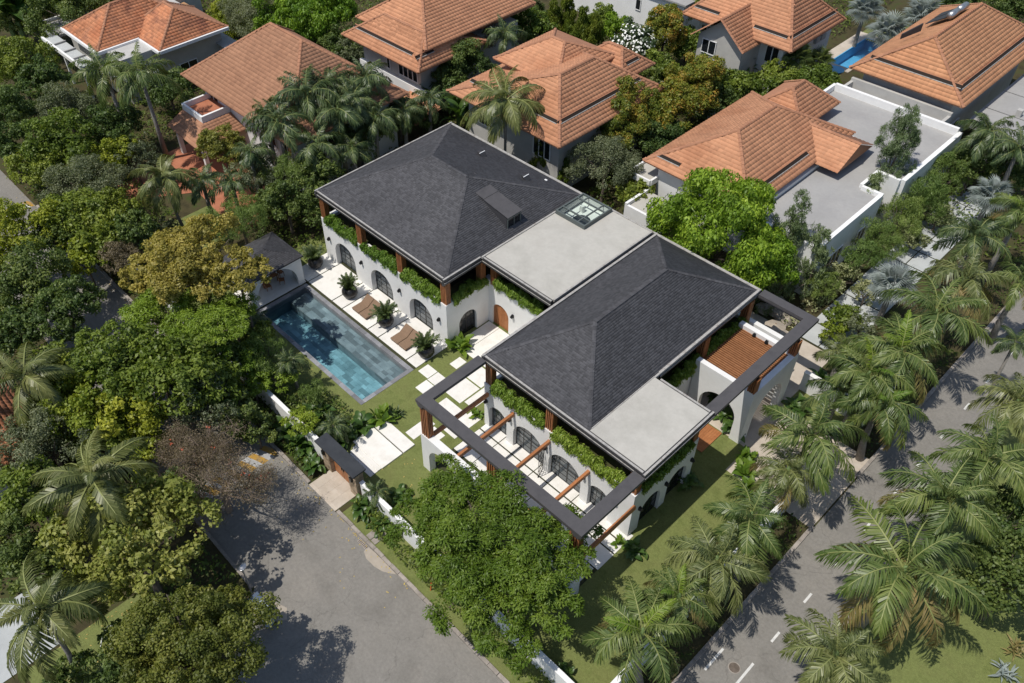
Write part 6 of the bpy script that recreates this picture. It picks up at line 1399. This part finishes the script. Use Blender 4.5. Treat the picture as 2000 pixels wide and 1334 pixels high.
def clump(kind, x, y, R, label):
    if not BL:
        BL['banana'] = [blade('leaf', 'banana', s, .15, 0, a, c) for s, a, c in ((1, 82, 20), (2, 72, -20), (3, 60, -50))]
        BL['bush'] = [blade('leaf', 'banana', s, .2, 0, a, c, .2) for s, a, c in ((4, 75, 0), (5, 55, -40), (6, 35, -60))]
        for nm, mm in (('grey', 'frond_silver'), ('stripe', 'frond_old'), ('spike', 'frond_dark'), ('bright', 'leaf_hang')): BL[nm] = [blade('leaf', mm, s, .07 if nm != 'bright' else .2, 0, a, c, .05 if nm != 'bright' else .2) for s, a, c in ((7, 80, 50), (8, 55, 10), (9, 30, -15))]
    t = thing('banana_plant' if kind == 'banana' else 'leafy_plant', label, 'plant', (x, y, 0), 'banana plants' if kind == 'banana' else 'large leaved garden plants'); g = random.Random(int(x * 31 + y * 17))
    bl = BL['banana' if kind == 'banana' else 'grey' if 'agave' in label else 'stripe' if 'striped' in label else 'spike' if 'spiky' in label else 'bright' if ('bright' in label or 'light' in label) else 'bush']
    ns = 3 if kind == 'banana' and R > 1.2 else 1; nl = (9 if kind == 'banana' else 30)
    if 'single' in label: nl = 3
    for s_ in range(ns):
        ox, oy = (g.uniform(-.5, .5) * R, g.uniform(-.5, .5) * R) if ns > 1 else (0, 0); h = R * (.9 if kind == 'banana' else .12)
        b = MB().tube([(ox, oy, 0), (ox, oy, h)], [.09 * R, .06 * R], 7); link('stem', b.mesh('stem', 'crownshaft'), t)
        for k in range(nl):
            u = (k + .5) / nl; me = bl[0 if u < .3 else 1 if u < .65 else 2]; o = link('leaf', me, t)
            jx, jy = (0, 0) if kind == 'banana' else (g.uniform(-.45, .45) * R, g.uniform(-.45, .45) * R)
            o.location = (ox + jx, oy + jy, h + g.uniform(-.05, .12) * R); s = R * g.uniform(.75, 1.15) * (1.25 if kind == 'banana' else 1.15); o.scale = (s, s, s); o.rotation_euler = (g.uniform(-.3, .3), g.uniform(-.2, .2), k * 2.39996 + s_)
for i, (kind, x, y, zc, R, vr, label) in enumerate(TREES):
    if kind == 'bare': bare_tree(x, y, zc, R, label)
    else: plant_tree(kind, x, y, zc, R, vr, label, i)
for i, (kind, x, y, zc, R, label) in enumerate(PALMS):
    if kind == 'fan': fan_palm(x, y, zc, R, label, 'frond_silver')
    elif kind == 'fangreen': fan_palm(x, y, zc, R, label, 'frond')
    else:
        k = 'royaldark' if kind == 'royal' and ('dark' in label or x < 5 and y > 1 or 'small' in label) else kind
        if k == 'royal' and x > 37 and 'yellow' not in label and 'biggest' not in label: k = ('royal', 'royalpale', 'royaldark', 'royalpale', 'royal')[i % 5]
        palm(k, x, y, zc, R, ('coconut palm: ' if False else '') + label, i=i, group={'coconut': 'coconut palms'}.get(kind, 'feather palms'))
for kind, x, y, R, label in CLUMPS: clump(kind, x, y, R, label)
for i, (x, y) in enumerate(POTS):
    palm('pot', x, y, .0, 1.3, ['bushy palm in the black pot next to the pavilion', 'bushy palm in the black pot left of the left loungers', 'bushy palm in the black pot between the lounger pairs', 'bushy palm in the black pot at the lawn end of the deck'][i], n=46, base=1.05, nm='potted_palm', cat='plant', group='bushy palms in the black pots', elev=('up', 'mid', 'up', 'mid', 'low'))
# ---- hanging planter rows
def hang(label, axis, a, b_, c, sgn):
    """row of ferny hanging plants along the wall top; axis 'x' faces -y at y=c, 'y' faces +x at x=c"""
    L_ = b_ - a; n = int(L_ * 1150); g = nrng; nc = int(L_ * 5); cs = np.sort((np.arange(nc) + g.uniform(.1, .9, nc)) / nc * L_); cr = g.uniform(.28, .45, nc); cd = g.uniform(-.1, .5, nc); ch = g.uniform(-.05, .3, nc)
    idx = g.integers(0, nc, n); d = unit(g.normal(size=(n, 3)) + np.array([0, -.45, .5])); P = np.stack([cs[idx], cd[idx], ch[idx]], 1) + d * (cr[idx] * g.uniform(.55, 1.05, n))[:, None]
    hm = g.random(n) < .2; P[hm, 1] = -.06 - .12 * g.random(hm.sum()); P[hm, 2] = .1 - (.65 * g.random(hm.sum()) ** 1.6 * (.5 + .5 * np.sin(cs[idx[hm]] * 5.1)))
    P[:, 0] = np.clip(P[:, 0], 0, L_); Nn = unit(d + g.normal(size=(n, 3)) * .5); dirs = d * np.array([1, 1, .3]) + np.array([0, -.2, -.5])
    if axis == 'x': Q = np.stack([P[:, 0], P[:, 1], P[:, 2]], 1); base = (a, c, ZP); f = lambda v: v
    else: Q = np.stack([-P[:, 1], P[:, 0], P[:, 2]], 1); base = (c, a, ZP); f = lambda v: np.stack([-v[:, 1], v[:, 0], v[:, 2]], 1)
    o = link('balcony_plants', leafmesh('balcony_plants', Q, f(Nn), .24, .085, 'leaf_hang', .25, f(dirs))); o.location = base; tag(o, label, 'plants', 'planted balcony rows')
for r in (('row of hanging balcony plants at the pavilion end of the pool front', 'x', .85, 5.2, 3.36, 1), ('row of hanging balcony plants in the middle of the pool front', 'x', 5.9, 10.4, 3.36, 1), ('row of hanging balcony plants at the corner end of the pool front', 'x', 11.0, 15.5, 3.36, 1),
          ('shaded hanging balcony plants in the entry recess above the dark arched window', 'y', 4.1, 7.6, 16.16, 1), ('hanging balcony plants above the arched timber entry door', 'x', 17.0, 23.6, 7.88, 1),
          ('hanging balcony plants at the left end of the courtyard front', 'x', 24.5, 29.4, .03, 1), ('hanging balcony plants at the right end of the courtyard front', 'x', 30.1, 36.3, .03, 1),
          ('shaded hanging balcony plants on the east wall under the pale flat roof', 'y', .7, 5.9, 36.94, 1), ('shaded hanging balcony plants beside the carport trellis', 'y', 6.9, 12.2, 32.96, 1), ('shaded hanging balcony plants at the far end behind the carport', 'y', 12.9, 17.7, 32.96, 1)): hang(*r)
# ---- uncountable ground cover
def cover(label, rects, dens, h, m='leaf_cover', L_=.24, W_=.12):
    A = []
    for x0, y0, x1, y1 in rects:
        n = int((x1 - x0) * (y1 - y0) * dens); A.append(np.stack([nrng.uniform(x0, x1, n), nrng.uniform(y0, y1, n), np.zeros(n)], 1))
    P = np.concatenate(A); hh = .5 + .5 * np.sin(P[:, 0] * 1.3 + 2 * np.sin(P[:, 1] * .9)) * np.sin(P[:, 1] * 1.7 + np.cos(P[:, 0] * .7)); P[:, 2] = (.12 + hh * h) * nrng.random(len(P)) ** .5
    keep = nrng.random(len(P)) < .25 + .75 * hh; P = P[keep]
    o = link('ground_cover', leafmesh('ground_cover', P, unit(nrng.normal(size=P.shape) * .6 + [0, 0, 1.0]), L_, W_, m)); tag(o, label, 'plants', kind='stuff')
cover('low leafy planting in the bed between the pool and the garden wall', [(-6, -10.1, 17.8, -7.4), (-6, -7.4, 1, -5.8), (12, -7.4, 17.9, -6.6)], 80, 1.15)
cover('low leafy planting along the street outside the left garden wall', [(-30, -12.1, 18.4, -10.55)], 90, 1.2)
cover('low leafy planting along the street outside the right garden wall', [(22.9, -11.7, 42, -10.5)], 130, 1.15)
cover('undergrowth beneath the palms along the side street', [(42.98, -9.5, 44.5, 9), (42.98, 17, 44.5, 52), (38.4, 19.6, 42.6, 30)], 24, .5)
cover('undergrowth beneath the trees on the left side of the street', [(-50, -34, 13.5, -19.8), (18.3, -24, 23, -19.9)], 26, 1.5, L_=.34, W_=.18)
cover('undergrowth between the villa and the brown roofed house', [(-9, .5, -.4, 22), (-30, -10, -14, -3.5), (-40, -4, -27, 8), (-40, 8, -29, 22)], 28, 1.5, L_=.3, W_=.16)
cover('undergrowth behind the villa and between the orange roofed houses', [(-8, 19, 14, 23), (10.2, 23, 14, 52), (-10, 40, 22, 46), (-11, 23, -6, 45), (14, 48, 20, 56), (-36, 20, -24, 50), (18, 19.2, 30.5, 24)], 28, 1.5, L_=.3, W_=.16)
cover('undergrowth at the top edge behind the houses', [(-60, 18, -36, 60), (-10, 47, 1, 80), (3, 68, 10, 90), (16, 76, 26, 100), (33, 44, 44, 56)], 14, 1.4, L_=.36, W_=.2)
cover('pale variegated hedge beside the narrow grey drive', [(33.0, 24, 34.4, 52)], 60, .9, 'leaf_variegated')
cover('grass tufts and leaf litter along the foot of the front wall', [(-2.5, -10.1, 17.5, -9.2), (23, -10.1, 42, -9.6)], 30, .4, 'leaf_feather', .2, .06)

n = 700; P = np.concatenate([np.stack([nrng.uniform(18.5, 25.5, n // 4), nrng.uniform(-31, -24.5, n // 4), np.full(n // 4, .02)], 1), np.stack([nrng.uniform(-30, 30, n // 2), -12.5 - nrng.random(n // 2) ** 3 * 3, np.full(n // 2, 0.0)], 1), np.stack([nrng.uniform(-2, 30, n // 4), nrng.uniform(-10, -5.6, n // 4), np.full(n // 4, .02)], 1)])
tag(link('fallen_leaves', leafmesh('fallen_leaves', P, unit(nrng.normal(size=P.shape) * .15 + [0, 0, 1.0]), .14, .08, 'straw', 0)), 'yellow fallen leaves scattered on the street edge and lawns', 'leaves', kind='stuff')
